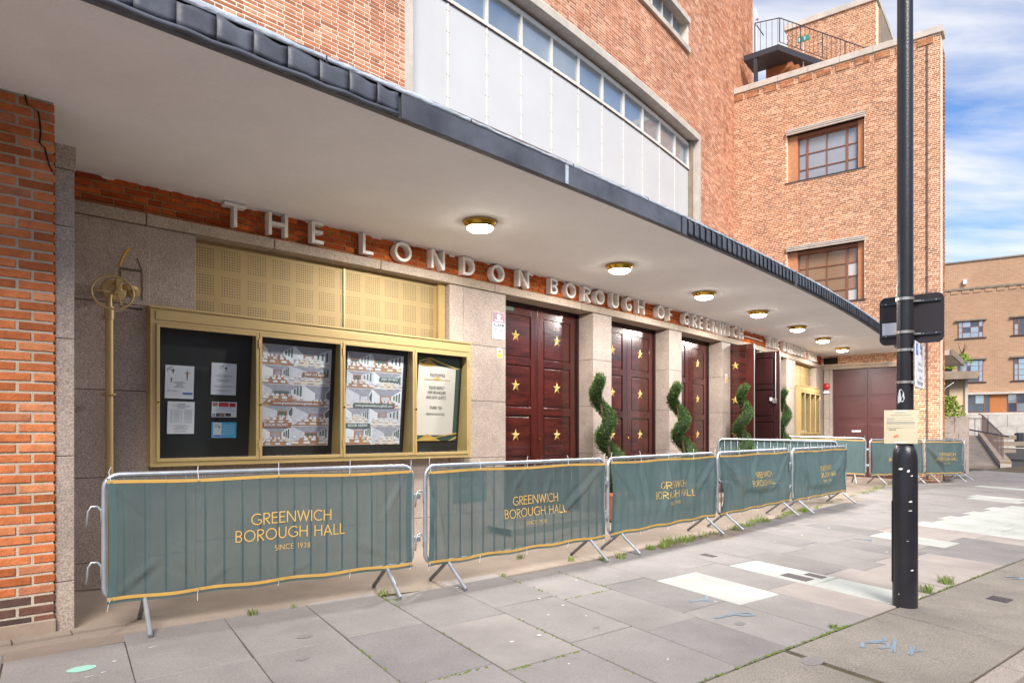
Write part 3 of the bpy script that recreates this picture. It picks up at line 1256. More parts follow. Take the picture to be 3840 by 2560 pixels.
lay_bricks(lambda a, b, c: F(a, -.08 + b, c), (0, 5, band_rows), Z_LT - .025, .0665, .053, lambda a, z: True,
           'brick_band', 'brick_band_a', bandw, 300, key=lambda q: q[0], jit=.004)
# ragged paint edge of the soffit on the top course
mb = MB()
a = -.2
while a < 21.4:
    l = RNG.uniform(.05, .22)
    hgt = RNG.choice((.004, .008, .012, .02, .03))
    mb.prism(lambda p, q, c: F(p, c, q), [(a, Z_SOF + .005), (a + l, Z_SOF + .005), (a + l * .8, Z_SOF - hgt), (a + l * .45, Z_SOF - hgt * RNG.uniform(.6, 1.4)), (a + l * .2, Z_SOF - hgt)], -.08, -.074)
    a += l + RNG.uniform(.02, .25)
mb.build('paint_edge', 'soffit', HALL, kind='stuff')

# --- granite lintel in lengths
lint = MB().box(F, -.21, 21.6, -.42, -.02, Z_LB + .01, Z_LT - .012, 44).build('lintel', 'granite_core', HALL)
cuts = [-.21, .62, 1.94, 3.34, 5.32, 7.35, 8.98, 10.6, 12.45, 13.9, 15.6, 17.4, 19.5, 21.53]
for a0, a1 in zip(cuts[:-1], cuts[1:]):
    MB().box(F, a0 + .005, a1 - .005, -.44, 0.0, Z_LB, Z_LT, 5).build('lintel_stone', 'granite_lintel', lint, bevel=.006)

# --- granite walling and pilasters
ZJ = (-.05, .56, 1.34, 2.16, 2.965, Z_LB - .004)


def pilaster(name, s0, s1, db=-.55, df=-.03, zs=ZJ, cut=()):
    core = MB().box(F, s0 + .008, s1 - .008, db + .01, df - .012, -.1, zs[-1], 3).build(name, 'granite_core', HALL)
    for z0, z1 in zip(zs[:-1], zs[1:]):
        xs_ = [s0] + [c for c in cut if s0 < c < s1] + [s1]
        for a0, a1 in zip(xs_[:-1], xs_[1:]):
            MB().box(F, a0 + .002, a1 - .002, db, df, z0 + .003, z1 - .003, 2).build('granite_block', 'granite', core, bevel=.004)
    return core


pilaster('granite_wall', -.34, .66, zs=(-.05, .46, 1.27, 2.115, 2.965, Z_LB - .004), cut=())
pilaster('granite_wall', .66, 1.10, zs=(-.05, .46, 1.37))
MB().box(F, .65, 1.10, -.55, -.034, 2.965, Z_LB - .006).build('granite_block', 'granite', HALL, bevel=.004)
pilaster('granite_wall', 1.10, 4.47, zs=(-.05, .56, 1.40), cut=(2.2, 3.3))
P_ = [(4.735, 5.573), (7.705, 8.251), (10.267, 10.784), (12.713, 13.187), (15.05, 15.52), (17.24, 18.086), (20.50, 21.50)]
for i, (a, b) in enumerate(P_):
    pilaster('pilaster', a, b, df=-.032 if i == 0 else -.022)
pilaster('granite_wall', 4.484, 4.735, zs=(-.05, .56, 1.37), df=-.032)
MB().box(F, 4.484, 4.733, -.55, -.034, 2.968, Z_LB - .006).build('granite_block', 'granite', HALL, bevel=.004)
pilaster('granite_wall', 18.086, 20.50, zs=(-.05, .56, 1.55))
# back of the poster niche, dark
MB().box(F, .66, 4.735, -.55, -.42, 1.36, Z_LB, 8).build('niche_back', 'black_void', HALL)
MB().box(F, 18.086, 20.5, -.55, -.42, 1.54, Z_LB, 6).build('niche_back', 'black_void', HALL)


# --- perforated brass screens
def screen(s0, s1, z0, z1, d):
    n = 6
    mb = MB()
    uvs = []
    for i in range(n):
        a, b = s0 + (s1 - s0) * i / n, s0 + (s1 - s0) * (i + 1) / n
        mb.quad([F(a, d, z0), F(b, d, z0), F(b, d, z1), F(a, d, z1)])
        uvs += [(a - s0, z0 - 2.9), (b - s0, z0 - 2.9), (b - s0, z1 - 2.9), (a - s0, z1 - 2.9)]
    me = mb.mesh('perforated_screen', recalc=False)
    uv = me.uv_layers.new(name='UVMap')
    for i, q in enumerate(uvs):
        uv.data[i].uv = q
    o = link('perforated_screen', me, 'screen', HALL)
    sd_ = o.modifiers.new('thickness', 'SOLIDIFY')
    sd_.thickness = .006
    return o


screen(1.12, 2.908, 2.90, 3.80, -.185)
screen(2.925, 4.36, 2.90, 3.80, -.175)
MB().box(F, 2.905, 2.93, -.2, -.170, 2.9, 3.8).build('screen_joint_strip', 'brass_paint', HALL)
MB().box(F, 4.355, 4.47, -.2, -.12, 2.9, 3.78).build('screen_edge_frame', 'brass_paint', HALL)
screen(18.10, 19.25, 2.66, 3.80, -.2)
screen(19.27, 20.48, 2.66, 3.80, -.195)


# --- doors
def star_mesh():
    mb = MB()
    pts = []
    for k in range(10):
        r = .100 if k % 2 == 0 else .040
        a = pi / 2 + k * pi / 5
        pts.append((r * cos(a), 0, r * sin(a)))
    mb.v = pts + [(0, .026, 0), (0, -.002, 0)]
    for k in range(10):
        mb.f.append((k, (k + 1) % 10, 10))
        mb.f.append(((k + 1) % 10, k, 11))
    me = mb.mesh('star')
    me.materials.append(M['star_gold'])
    return me


STAR = star_mesh()
PANZ = ((.47, 1.17), (1.30, 1.985), (2.11, 2.79), (2.90, 3.585))


def leaf(T, w, stars, name='door_leaf', back=False, plain=False):
    """T(a,b,c): a across 0..w, b outward, c height; framed and panelled leaf, panels and stars are its own parts"""
    z0, z1 = .16, 3.73
    core = MB().box(T, .0, w, -.055, -.022, z0, z1)
    st = .15
    core.box(T, 0, st, -.022, 0, z0, z1).box(T, w - st, w, -.022, 0, z0, z1)
    zz = [z0] + [q for p in PANZ for q in p] + [z1]
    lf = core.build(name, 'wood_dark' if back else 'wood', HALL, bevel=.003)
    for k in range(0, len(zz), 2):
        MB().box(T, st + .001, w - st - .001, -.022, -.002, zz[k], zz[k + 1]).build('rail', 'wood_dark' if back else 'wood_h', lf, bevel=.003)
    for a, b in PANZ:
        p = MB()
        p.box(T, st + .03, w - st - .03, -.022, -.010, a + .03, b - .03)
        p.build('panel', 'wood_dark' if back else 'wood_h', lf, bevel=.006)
    if stars:
        for z in (1.66, 2.455, 3.25):
            o = D.objects.new('star', STAR)
            COL.objects.link(o)
            o.parent = lf
            p = T(w / 2, -.009, z)
            ex = (T(1, 0, 0) - T(0, 0, 0)).normalized()
            ey = (T(0, 1, 0) - T(0, 0, 0)).normalized()
            mt = Matrix((ex, ey, Vector((0, 0, 1)))).transposed().to_4x4()
            mt.translation = p
            o.matrix_basis = mt
    return lf


BAYS = [(5.573, 7.705), (8.251, 10.267), (10.784, 12.713), (13.187, 15.05), (15.52, 17.24)]
DD = -.36
for bi, (a, b) in enumerate(BAYS):
    fr = MB().box(F, a, a + .05, DD - .08, DD + .03, .1, Z_LB).box(F, b - .05, b, DD - .08, DD + .03, .1, Z_LB).box(F, a + .05, b - .05, DD - .08, DD + .03, 3.735, Z_LB, 2)
    fr.build('door_frame', 'wood_dark', HALL)
    m_ = .5 * (a + b)
    w = m_ - a - .054
    if bi != 3:
        for x0 in (a + .052, m_ + .002):
            def T(p, q, c, x0=x0):
                return F(x0 + p, DD + q, c)
            leaf(T, w, True)
        # letter-plate strip and keyhole plate on the meeting stile
        MB().box(F, a + .14, a + .5, DD - .004, DD + .006, 3.63, 3.69).build('door_plate', 'dk_green_print', HALL)
        MB().lathe([(.02, 0), (.02, .008), (.008, .012), (0, .012)], (0, 0, 0), 12, T=lambda x, y, z, m_=m_: F(m_ + .05 + x, DD + .001 + z, 1.60 + y)).build('keyhole_cover', 'brass', HALL)
    else:
        # both leaves stand open at right angles to the front
        def TL(p, q, c):
            o_ = F(a + .02, DD, 0)
            n_ = (F(a, 1, 0) - F(a, 0, 0)).normalized()
            e_ = (F(a + .1, 0, 0) - F(a, 0, 0)).normalized()
            v_ = o_ + n_ * p - e_ * q
            return Vector((v_.x, v_.y, c))
        la = leaf(TL, w, True)
        def TR(p, q, c):
            o_ = F(b - .04, DD, 0)
            n_ = (F(b, 1, 0) - F(b, 0, 0)).normalized()
            e_ = (F(b + .1, 0, 0) - F(b, 0, 0)).normalized()
            v_ = o_ + n_ * p - e_ * q
            return Vector((v_.x, v_.y, c))
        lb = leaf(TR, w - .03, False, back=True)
        # pale steel strips stand in for light on the door edges; bolt rail and lock on the inner face
        MB().tube([TR(w - .12, .03, 2.5), TR(w - .12, .03, 3.7)], .013, 8).build('bolt_rail', 'steel', lb)
        MB().box(TR, w - .20, w - .10, .0, .03, 2.44, 2.56).build('lock_case', 'steel', lb)
        MB().box(TR, w - .27, w - .21, .0, .014, 2.50, 2.58).build('lock_plate', 'white_plain', lb)
        for lf_, TT, ww in ((la, TL, w), (lb, TR, w - .03)):
            MB().box(TT, ww + .0005, ww + .004, -.05, -.004, .17, 3.72).build('lit_edge_strip', 'steel', lf_)
# dark foyer behind the open bay
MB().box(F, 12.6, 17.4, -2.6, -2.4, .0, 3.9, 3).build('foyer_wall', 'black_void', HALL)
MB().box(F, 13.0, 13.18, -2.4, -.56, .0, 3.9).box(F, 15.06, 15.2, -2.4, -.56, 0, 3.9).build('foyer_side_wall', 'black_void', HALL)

# --- canopy: soffit, roof, lead-dressed fascia
mb = MB()
n = 60
S0_, S1_ = -4.6, 21.54
sof = []
for i in range(n):
    a, b = S0_ + (S1_ - S0_) * i / n, S0_ + (S1_ - S0_) * (i + 1) / n
    ea, eb = CE(a), CE(b)
    rows_ = 8
    for k in range(rows_):
        def dd(s, q):
            return -.55 + (CE(s) - .01 + .55) * q / rows_
        mb.quad([F(a, dd(a, k), Z_SOF), F(b, dd(b, k), Z_SOF), F(b, dd(b, k + 1), Z_SOF), F(a, dd(a, k + 1), Z_SOF)])
mb.build('soffit', 'soffit', HALL, recalc=False)
mb = MB()
for i in range(n):
    a, b = S0_ + (S1_ - S0_) * i / n, S0_ + (S1_ - S0_) * (i + 1) / n
    mb.quad([UW(a, -.1, 4.44), UW(b, -.1, 4.44), F(b, CE(b) - .03, 4.395), F(a, CE(a) - .03, 4.395)])
mb.build('canopy_roof', 'lead', HALL)
fas = MB()
for i in range(n):
    a, b = S0_ + (S1_ - S0_) * i / n, S0_ + (S1_ - S0_) * (i + 1) / n
    q0, q1 = CE(a) - .012, CE(b) - .012
    fas.quad([F(a, q0, Z_SOF - .004), F(b, q1, Z_SOF - .004), F(b, q1, 4.40), F(a, q0, 4.40)])
    fas.quad([F(a, q0 - .05, Z_SOF - .004), F(b, q1 - .05, Z_SOF - .004), F(b, q1, Z_SOF - .004), F(a, q0, Z_SOF - .004)])
fascia = fas.build('fascia', 'lead', HALL, recalc=False)


def lead_sheet(a0, a1, z0, z1, puff, lap, nm='lead_sheet'):
    """one dressed lead sheet with lapped seam, slightly dished"""
    mb_ = MB()
    nx_, nz_ = 5, 5
    ph = RNG.uniform(0, 6)
    am = RNG.uniform(.4, 1)
    for j in range(nz_ + 1):
        for i in range(nx_ + 1):
            x, z = i / nx_, j / nz_
            s = a0 + (a1 - a0) * x
            out = .006 + lap * (1 - x) ** 2 + puff * am * (sin(pi * z) ** .7) * (.5 + .5 * sin(3 * x + ph)) + RNG.uniform(-.0015, .0015)
            zz = z0 + (z1 - z0) * z + (puff * 1.2 * sin(5 * x + ph) if j == nz_ else (puff * .35 * sin(4 * x + ph) if j == 0 else 0))
            mb_.v.append(tuple(F(s, CE(s) + out, zz)))
    for j in range(nz_):
        for i in range(nx_):
            k = j * (nx_ + 1) + i
            mb_.f.append((k, k + 1, k + nx_ + 2, k + nx_ + 1))
    o = mb_.build(nm, 'lead', fascia, smooth=True, recalc=False)
    sm = o.modifiers.new('thickness', 'SOLIDIFY')
    sm.thickness = .003
    return o


s = -3.0
while s < 1.60:
    l = .235
    lead_sheet(s, min(s + l, 1.66), Z_SOF + .035, 4.375, .011, .011)
    s += l
# rolled lower edge below the left-hand sheets
mb = MB()
mb.tube([F(-3 + 4.66 * i / 60, CE(-3 + 4.66 * i / 60) + .004 + .003 * sin(i * 1.9), Z_SOF + .014 + .005 * sin(i * 1.3)) for i in range(61)], .019, 8)
mb.build('rolled_edge', 'lead', fascia, smooth=True)
# smooth boards in the middle
for a0, a1 in ((1.69, 3.655), (3.66, 5.84)):
    mb = MB()
    mb.box(lambda a, b, c: F(a, CE(a) + b, c), a0, a1, -.002, .012, Z_SOF - .006, 4.388, 10)
    mb.build('fascia_board', 'lead', fascia, bevel=.003)
MB().box(lambda a, b, c: F(a, CE(a) + b, c), 3.63, 3.675, .0125, .016, Z_SOF + .0, 4.385).build('lap_strip', 'lead_flash', fascia)
s = 5.86
while s < 21.0:
    lead_sheet(s, s + .152, Z_SOF + .012, 4.382 + RNG.uniform(-.006, .006), .003, .016)
    s += .156
MB().box(lambda a, b, c: F(a, CE(a) + b, c), 5.855, 5.95, .012, .03, Z_SOF - .02, 4.395).build('end_stop', 'lead', fascia)
MB().box(lambda a, b, c: F(a, CE(a) + b, c), 9.70, 9.74, .012, .034, Z_SOF - .04, 4.395).build('lap_strip', 'lead', fascia)
# flashing and gutter along the top
a = -3.0
while a < 21.3:
    b = min(a + 1.35, 21.35)
    mb = MB()
    m_ = 14
    w = [RNG.uniform(-.007, .007) for _ in range(m_ + 1)]
    sag = RNG.uniform(-.012, .012)
    for i in range(m_ + 1):
        t = i / m_
        s_ = a + (b - a - .01) * t
        wz = w[i] + sag * sin(pi * t)
        for dd_, zz in ((.012, 4.383), (.022, 4.388 + wz * .3), (.02, 4.412 + wz * .8), (-.02, 4.436 + wz), (-.07, 4.438 + wz)):
            mb.v.append(tuple(F(s_, CE(s_) + dd_, zz)))
    for i in range(m_):
        for k in range(4):
            o_ = i * 5 + k
            mb.f.append((o_, o_ + 5, o_ + 6, o_ + 1))
    mb.build('flashing', 'lead_flash', fascia, smooth=True, recalc=False)
    a = b
mb = MB()
mb.tube([F(-3 + 24.3 * i / 80, CE(-3 + 24.3 * i / 80) - .13, 4.455) for i in range(81)], .05, 8)
mb.build('roof_edge_roll', 'gutter', HALL, smooth=True)

# --- upper wall with its long glazed bay
UZ0, UZ1 = 4.4, 19.5
BAY0, BAY1, BZ1 = 5.44, 17.95, 10.92          # outer edges of the concrete surround, top
core = MB()
core.box(UW, -3.5, BAY0, -.4, -.004, UZ0, UZ1, 8)
core.box(UW, BAY0, BAY1, -.4, -.004, BZ1 - .05, 13.19, 10)
core.box(UW, BAY0, 16.9, -.4, -.004, 13.95, UZ1, 10)
core.box(UW, BAY0, 11.0, -.4, -.004, 13.19, 13.95, 6)
core.box(UW, 16.9, BAY1, -.4, -.004, 13.19, UZ1, 3)
core.box(UW, BAY1, 24.4, -.4, -.004, UZ0, UZ1, 6)
upper = core.build('upper_wall', 'mortar_up', HALL)


def upper_cover(a, z):
    if z < 6.6 or a < -.6 or a > 24.4:
        return False
    p = UW(a, 0, 0)
    if z > 1.7 + 1622 / 2560 * p.y + .45:
        return False
    return a < 21.9 or z > 12.5


def up_key(q):
    p = UW(q[0], 0, q[2])
    return p.y


def cutrow(row, lo, hi):
    res = []
    for a, b in row:
        if b <= lo or a >= hi:
            res.append((a, b))
        else:
            if lo - a > .03:
                res.append((a, lo))
            if b - hi > .03:
                res.append((hi, b))
    return res


ub = bond(-.62, 24.4, .298, (.107, .177), .014)


def upper_rows(i):
    z = 6.60 + (i + .5) * .0672
    r_ = ub(i)
    if z < BZ1 + .03:
        r_ = cutrow(r_, BAY0, BAY1)
    if 13.03 < z < 14.12:
        r_ = cutrow(r_, 10.4, 16.98)
    return r_


lay_bricks(UW, (0, 200, upper_rows), 6.60, .0672, .0485, upper_cover, 'brick_up', 'brick_up_a', upper, 300, key=up_key, jit=.002, dep=.02)

# concrete surround
sur = MB()
sur.box(UW, BAY0, BAY0 + .17, -.3, .03, 6.0, BZ1 - .18)
MB_ = sur.build('window_surround', 'concrete', HALL, bevel=.006)
MB().box(UW, BAY0, BAY1, -.3, .03, BZ1 - .175, BZ1, 16).build('surround_head', 'concrete', MB_)
MB().box(UW, BAY1 - .16, BAY1, -.3, .03, 6.0, BZ1 - .18).build('surround_jamb', 'concrete', MB_, bevel=.006)
MB().box(UW, BAY0 + .17, BAY1 - .16, -.32, -.27, BZ1 - .32, BZ1 - .18, 14).build('window_head', 'concrete_dark', MB_)
# panels, sill rail, lights
NP = 11
pa, pb = BAY0 + .17, BAY1 - .33
PW = (pb - pa) / NP
zr = 9.86
MB().box(UW, pa, pb, -.34, -.30, 6.0, zr, 14).build('panel_backing', 'panel_gap', HALL)
for i in range(NP):
    a, b = pa + i * PW, pa + (i + 1) * PW
    mb = MB()
    mb.box(UW, a + .010, b - .010, -.30, -.262, 6.05, zr - .03 if i != 3 else zr - .03, 2)
    wp_ = mb.build('white_panel', 'white_panel', HALL, bevel=.004)
    fx = MB()
    for k in range(9):
        for e_ in (a + .035, b - .035):
            fx.box(UW, e_ - .007, e_ + .007, -.262, -.257, 6.4 + k * .41, 6.414 + k * .41)
    fx.build('screw_heads', 'stain', wp_, kind='stuff')
    MB().box(UW, b - .018, b + .018, -.30, -.250, 6.05, zr - .02).build('panel_bead', 'cream_frame', HALL) if i < NP - 1 else None
MB().box(UW, pa, pb, -.31, -.225, zr - .02, zr + .05, 14).build('sill_rail', 'cream_frame', HALL)
MB().box(UW, pa, pb, -.30, -.235, zr - .034, zr - .021, 14).build('sill_shadow_strip', 'stain', HALL)  # brown strip paints the shade line below the sill rail
MB().box(UW, pa, pb, -.31, -.24, BZ1 - .36, BZ1 - .26, 14).build('window_head_rail', 'cream_frame', HALL)
for i in range(NP):
    a, b = pa + i * PW, pa + (i + 1) * PW
    w_ = MB().box(UW, a + .03, b - .03, -.305, -.290, zr + .05, BZ1 - .36).build('window_pane', 'win_glass', HALL)
    MB().box(UW, a - .028, a + .028, -.31, -.240, zr + .05, BZ1 - .36).build('mullion', 'cream_frame', HALL)
MB().box(UW, pb - .03, pb + .04, -.31, -.24, zr + .05, BZ1 - .36).build('mullion', 'cream_frame', HALL)
MB().box(UW, pb, BAY1 - .16, -.34, -.16, 6.0, BZ1 - .18).build('stained_reveal', 'concrete_dark', MB_)
# upper strip window
MB().box(UW, 10.4, 16.98, -.3, .07, 13.94, 14.10, 8).build('strip_window_hood', 'concrete', HALL)
MB().box(UW, 10.4, 16.98, -.3, .08, 13.05, 13.19, 8).build('strip_window_sill', 'concrete', HALL)
for i in range(9):
    a = 10.6 + i * .69
    MB().box(UW, a, a + .64, -.22, -.20, 13.19, 13.94).build('window_pane', 'win_glass', HALL)
    MB().box(UW, a - .05, a, -.22, -.15, 13.19, 13.94).build('mullion', 'cream_frame', HALL)

# ================================================================== WALL LETTERING
LW = {'T': .22, 'H': .225, 'E': .145, 'L': .145, 'O': .265, 'N': .23, 'D': .22, 'B': .17, 'R': .185, 'U': .21, 'G': .20,
      'F': .135, 'W': .36, 'I': .036, 'C': .195, 'A': .22}


def wall_letters(seq, label, loc_s, h=.252, t=.036, z0=3.925):
    root = thing('wall_lettering', label, 'lettering', F(loc_s, -.08, z0), 'raised white lettering over the doors')
    for ch, s in seq:
        wt = t / h
        gw, st = glyph(ch, wt)
        sx = LW[ch]
        mb_ = MB()
        tl = RNG.uniform(-.004, .004)
        for i, (pts, cl) in enumerate(st):
            # rescale widths while keeping the stroke even
            k = (sx / h - wt) / max(1e-6, gw - wt) if gw > wt + .01 else 1
            q = [((x - wt / 2) * k + wt / 2, y) for x, y in pts]
            ribbon(mb_, q, cl, wt, lambda a, b, c: F(s + a * h, c, z0 + b * h + tl), -.078, .028 + tl + .0008 * i)
        mb_.build('letter', 'letter', root, recalc=True)
    return root


seq1 = list(zip('THELONDONBOROUGHOFGREENWICH',
                (1.38, 1.86, 2.38, 3.06, 3.53, 4.12, 4.68, 5.23, 5.79, 6.53, 6.91, 7.38, 7.71, 8.20, 8.62, 9.04, 9.73, 10.17, 10.80, 11.18, 11.50, 11.82, 12.14, 12.49, 13.00, 13.26, 13.60)))
seq2 = list(zip('THEBOROUGHHALL', (15.55, 15.92, 16.28, 16.80, 17.09, 17.47, 17.76, 18.13, 18.44, 18.76, 19.40, 19.74, 20.08, 20.32)))
wall_letters(seq1, 'long row of raised white capitals reading THE LONDON BOROUGH OF GREENWICH', 1.4)
wall_letters(seq2, 'shorter row of raised white capitals reading THE BOROUGH HALL near the corner', 15.6)
b_ = thing('tube_light', 'slim white tube light on brick band between the two rows of lettering', 'light', F(14.1, -.07, 4.0))
MB().box(F, 14.05, 15.30, -.075, -.03, 4.03, 4.055, 3).build('batten', 'white_plain', b_)
MB().tube([F(14.1, -.018, 4.04), F(15.25, -.018, 4.04)], .012, 8).build('tube', 'white_plain', b_)

# ================================================================== CEILING LAMPS
LAMPS = [(3.83, 1.34), (6.68, 1.25), (9.34, 1.20), (11.80, 1.17), (14.36, 1.11), (16.82, 1.02), (19.33, .96)]
ORD = ['nearest', 'second', 'third', 'fourth', 'fifth', 'sixth', 'farthest']


def lamp0():
    r = thing('ceiling_lamp', '', 'lamp', (0, 0, 0), 'brass ceiling lamps in a row under the canopy', local=True)
    MB().lathe([(.215, -.001), (.21, -.008), (.15, -.009), (.15, -.001)], (0, 0, 0), 32).build('ceiling_rose', 'lamp_rose', r, smooth='auto')
    MB().lathe([(.190, -.008), (.196, -.020), (.193, -.034), (.172, -.058), (.168, -.075), (.160, -.08), (.158, -.06)], (0, 0, 0), 40).build('brass_ring', 'brass', r, smooth='auto')
    MB().lathe([(.157, -.066), (.150, -.090), (.125, -.108), (.08, -.119), (.03, -.123), (0, -.124)], (0, 0, 0), 32).build('opal_glass', 'lamp_glass', r, smooth='auto')
    ld = D.lights.new('lamp_bulb', 'AREA')
    ld.shape = 'DISK'
    ld.size = .24
    ld.energy = 70
    ld.color = (1.0, .96, .91)
    lo = D.objects.new('lamp_bulb', ld)
    COL.objects.link(lo)
    lo.parent = r
    lo.location = (0, 0, -.128)
    return r


L0 = lamp0()
for i, (s, d) in enumerate(LAMPS):
    o = L0 if i == 0 else copy_tree(L0)
    o.location = F(s, d, Z_SOF)
    o.rotation_euler = (0, 0, i * .7)
    o['label'] = 'lit round brass ceiling lamp, %s of seven along the soffit' % (ORD[i] if i in (0, 6) else ORD[i] + ' from the poster case end')
    tag(o, o['label'], 'lamp', 'brass ceiling lamps in a row under the canopy')


# ================================================================== POSTER CASES
def poster_case(name, label, s0, s1, z0, z1, mull, hdr, tilt=True, glass=True):
    root = thing(name, label, 'display case', F(.5 * (s0 + s1), 0, z0), 'brass poster cases by the doors')
    df = .10
    fr = MB()
    n_ = 10
    fr.box(F, s0, s1, -.03, df, z1 - hdr, z1, n_)
    fr.box(F, s0, s1, -.30, df, z0, z0 + .045, n_)
    fr.box(F, s0, s0 + .05, -.03, df, z0 + .045, z1 - hdr)
    fr.box(F, s1 - .05, s1, -.03, df, z0 + .045, z1 - hdr)
    f_ = fr.build('frame', 'brass_paint', root, bevel=.004)
    # raised panel line on the header and cap moulding
    MB().box(F, s0 + .05, s1 - .04, df + .0, df + .008, z1 - hdr + .035, z1 - .028, n_).build('header_panel', 'brass_paint', f_, bevel=.003)
    MB().box(F, s0 - .012, s1 + .012, -.03, df + .014, z1 - .004, z1 + .018, n_).build('cap_moulding', 'brass_paint', f_)
    edges = [s0 + .05] + [m for m in mull] + [s1 - .05]
    # sloping back board (deeper at the foot)
    bb = MB()
    for i in range(8):
        a, b = s0 + .04 + (s1 - s0 - .08) * i / 8, s0 + .04 + (s1 - s0 - .08) * (i + 1) / 8
        bb.quad([F(a, -.14, z0 + .04), F(b, -.14, z0 + .04), F(b, -.015, z1 - hdr + .01), F(a, -.015, z1 - hdr + .01)])
    bb.build('back_board', 'case_back', root)
    for m in mull:
        MB().prism(lambda p, q, c: F(c, p, q), [(df - .005, z0 + .045), (df - .005, z1 - hdr), (-.012, z1 - hdr), (-.136, z0 + .045)], m - .022, m + .022).build('mullion', 'brass_paint', root)
    for m in (s0 + .05, s1 - .05):
        MB().prism(lambda p, q, c: F(c, p, q), [(df - .005, z0 + .045), (df - .005, z1 - hdr), (-.012, z1 - hdr), (-.136, z0 + .045)], m - .008, m + .008).build('side_cheek', 'brass_paint', root)
    for a, b in zip(edges[:-1], edges[1:]):
        dr = MB()
        za, zb = z0 + .05, z1 - hdr - .002
        w = .034
        dr.box(F, a + .004, a + w, df - .006, df + .014, za, zb).box(F, b - w, b - .004, df - .006, df + .014, za, zb)
        dr.box(F, a + w, b - w, df - .006, df + .0135, za, za + w).box(F, a + w, b - w, df - .006, df + .0135, zb - w, zb)
        d_ = dr.build('case_door', 'brass_paint', root, bevel=.003)
        if glass:
            MB().quad([F(a + w, df + .002, za + w), F(b - w, df + .002, za + w), F(b - w, df + .002, zb - w), F(a + w, df + .002, zb - w)]).build('glass_pane', 'glass', d_)
        for zq in (za + .12, zb - .16):
            MB().tube([F(b - .002, df + .018, zq), F(b - .002, df + .018, zq + .09)], .008, 8).build('hinge', 'brass_paint', d_)
        MB().lathe([(.012, 0), (.012, .006), (.005, .008), (0, .008)], (0, 0, 0), 10, T=lambda x, y, z, q=a: F(q + .018 + x, df + .014 + z, za + .6 + y)).build('screw', 'brass', d_)

    def board(s, z, e=.004):
        q = (z - z0 - .04) / (z1 - hdr + .01 - z0 - .04)
        return F(s, -.14 + .125 * q + e, z)
    return root, board


CASE, BD = poster_case('poster_case', 'wide brass poster case with four glazed doors beside the first doorway', .63, 4.76, 1.36, 2.945, (1.715, 2.735, 3.785), .155)
CASE2, BD2 = poster_case('poster_case', 'far brass poster case near the inner corner, seen edge on', 18.10, 20.47, 1.62, 3.06, (18.62, 19.22, 19.84), .16)


def sheet(T, x0, x1, y0, y1, n=2):
    mb_ = MB()
    for i in range(n):
        for j in range(n):
            a, b = x0 + (x1 - x0) * i / n, x0 + (x1 - x0) * (i + 1) / n
            c, d = y0 + (y1 - y0) * j / n, y0 + (y1 - y0) * (j + 1) / n
            mb_.quad([T(a, c), T(b, c), T(b, d), T(a, d)])
    return mb_


def rect(mb_, T, x0, x1, y0, y1):
    mb_.quad([T(x0, y0), T(x1, y0), T(x1, y1), T(x0, y1)])


def poster(name, label, board, s0, s1, z0, z1, mat='paper', group=None, e=.005):
    """returns root mesh and surface map in unit coordinates (0..1, 0..1)"""
    root = tag(sheet(lambda a, b: board(s0 + (s1 - s0) * a, z0 + (z1 - z0) * b, e), 0, 1, 0, 1).build(name, mat), label, 'poster', group)
    sm = root.modifiers.new('thickness', 'SOLIDIFY')
    sm.thickness = .001
    sm.offset = -1

    def U(x, y, k=1):
        return board(s0 + (s1 - s0) * x, z0 + (z1 - z0) * y, e + .0016 * k)
    return root, U


def lines(root, U, spec, mat='ink', k=1, h=.009, name='text_line'):
    """small print too fine to read, as thin printed bars"""
    mb_ = MB()
    for x0, x1, y in spec:
        x = x0
        while x < x1:
            w = RNG.uniform(.02, .07)
            rect(mb_, lambda a, b: U(a, b, k), x, min(x + w, x1), y, y + h)
            x += w + .012
    mb_.build(name, mat, root, kind='stuff', recalc=False)


def centred(y0, widths, step):
    return [(.5 - w / 2, .5 + w / 2, y0 - i * step) for i, w in enumerate(widths)]


def ftxt(root, U, txt, x, y, size, ar, mat, k=2, align='CENTER', bold=0.0, name='lettering'):
    mb_ = MB()
    font_text(mb_, txt, lambda a, b: U(x + a * ar, y + b, k), size, align, bold)
    return mb_.build(name, mat, root, recalc=False)


def dancer_mark(root, U, x, y, w, h, k=2):
    """the sketched swan-like emblem on the dance school's sheets"""
    mb_ = MB()
    T = lambda a, b, c: U(x + a * w, y + b * h, k)
    ribbon(mb_, [(-.45, .1), (-.5, .5), (-.4, .75), (-.28, .62), (-.25, .3)], False, .04, T, 0, 0, flat=True)
    ribbon(mb_, [(-.28, .6), (-.1, .95), (.1, 1), (.3, .7), (.32, .45)], False, .04, T, 0, 0, flat=True)
    ribbon(mb_, [(-.1, .95), (-.15, .6), (.05, .45)], False, .035, T, 0, 0, flat=True)
    mb_.quad([T(.0, .48, 0), T(.42, .5, 0), T(.3, .1, 0), T(.24, .1, 0)])
    ribbon(mb_, [(.27, .1), (.27, -.15)], False, .05, T, 0, 0, flat=True)
    mb_.build('emblem', 'ink', root, recalc=False)


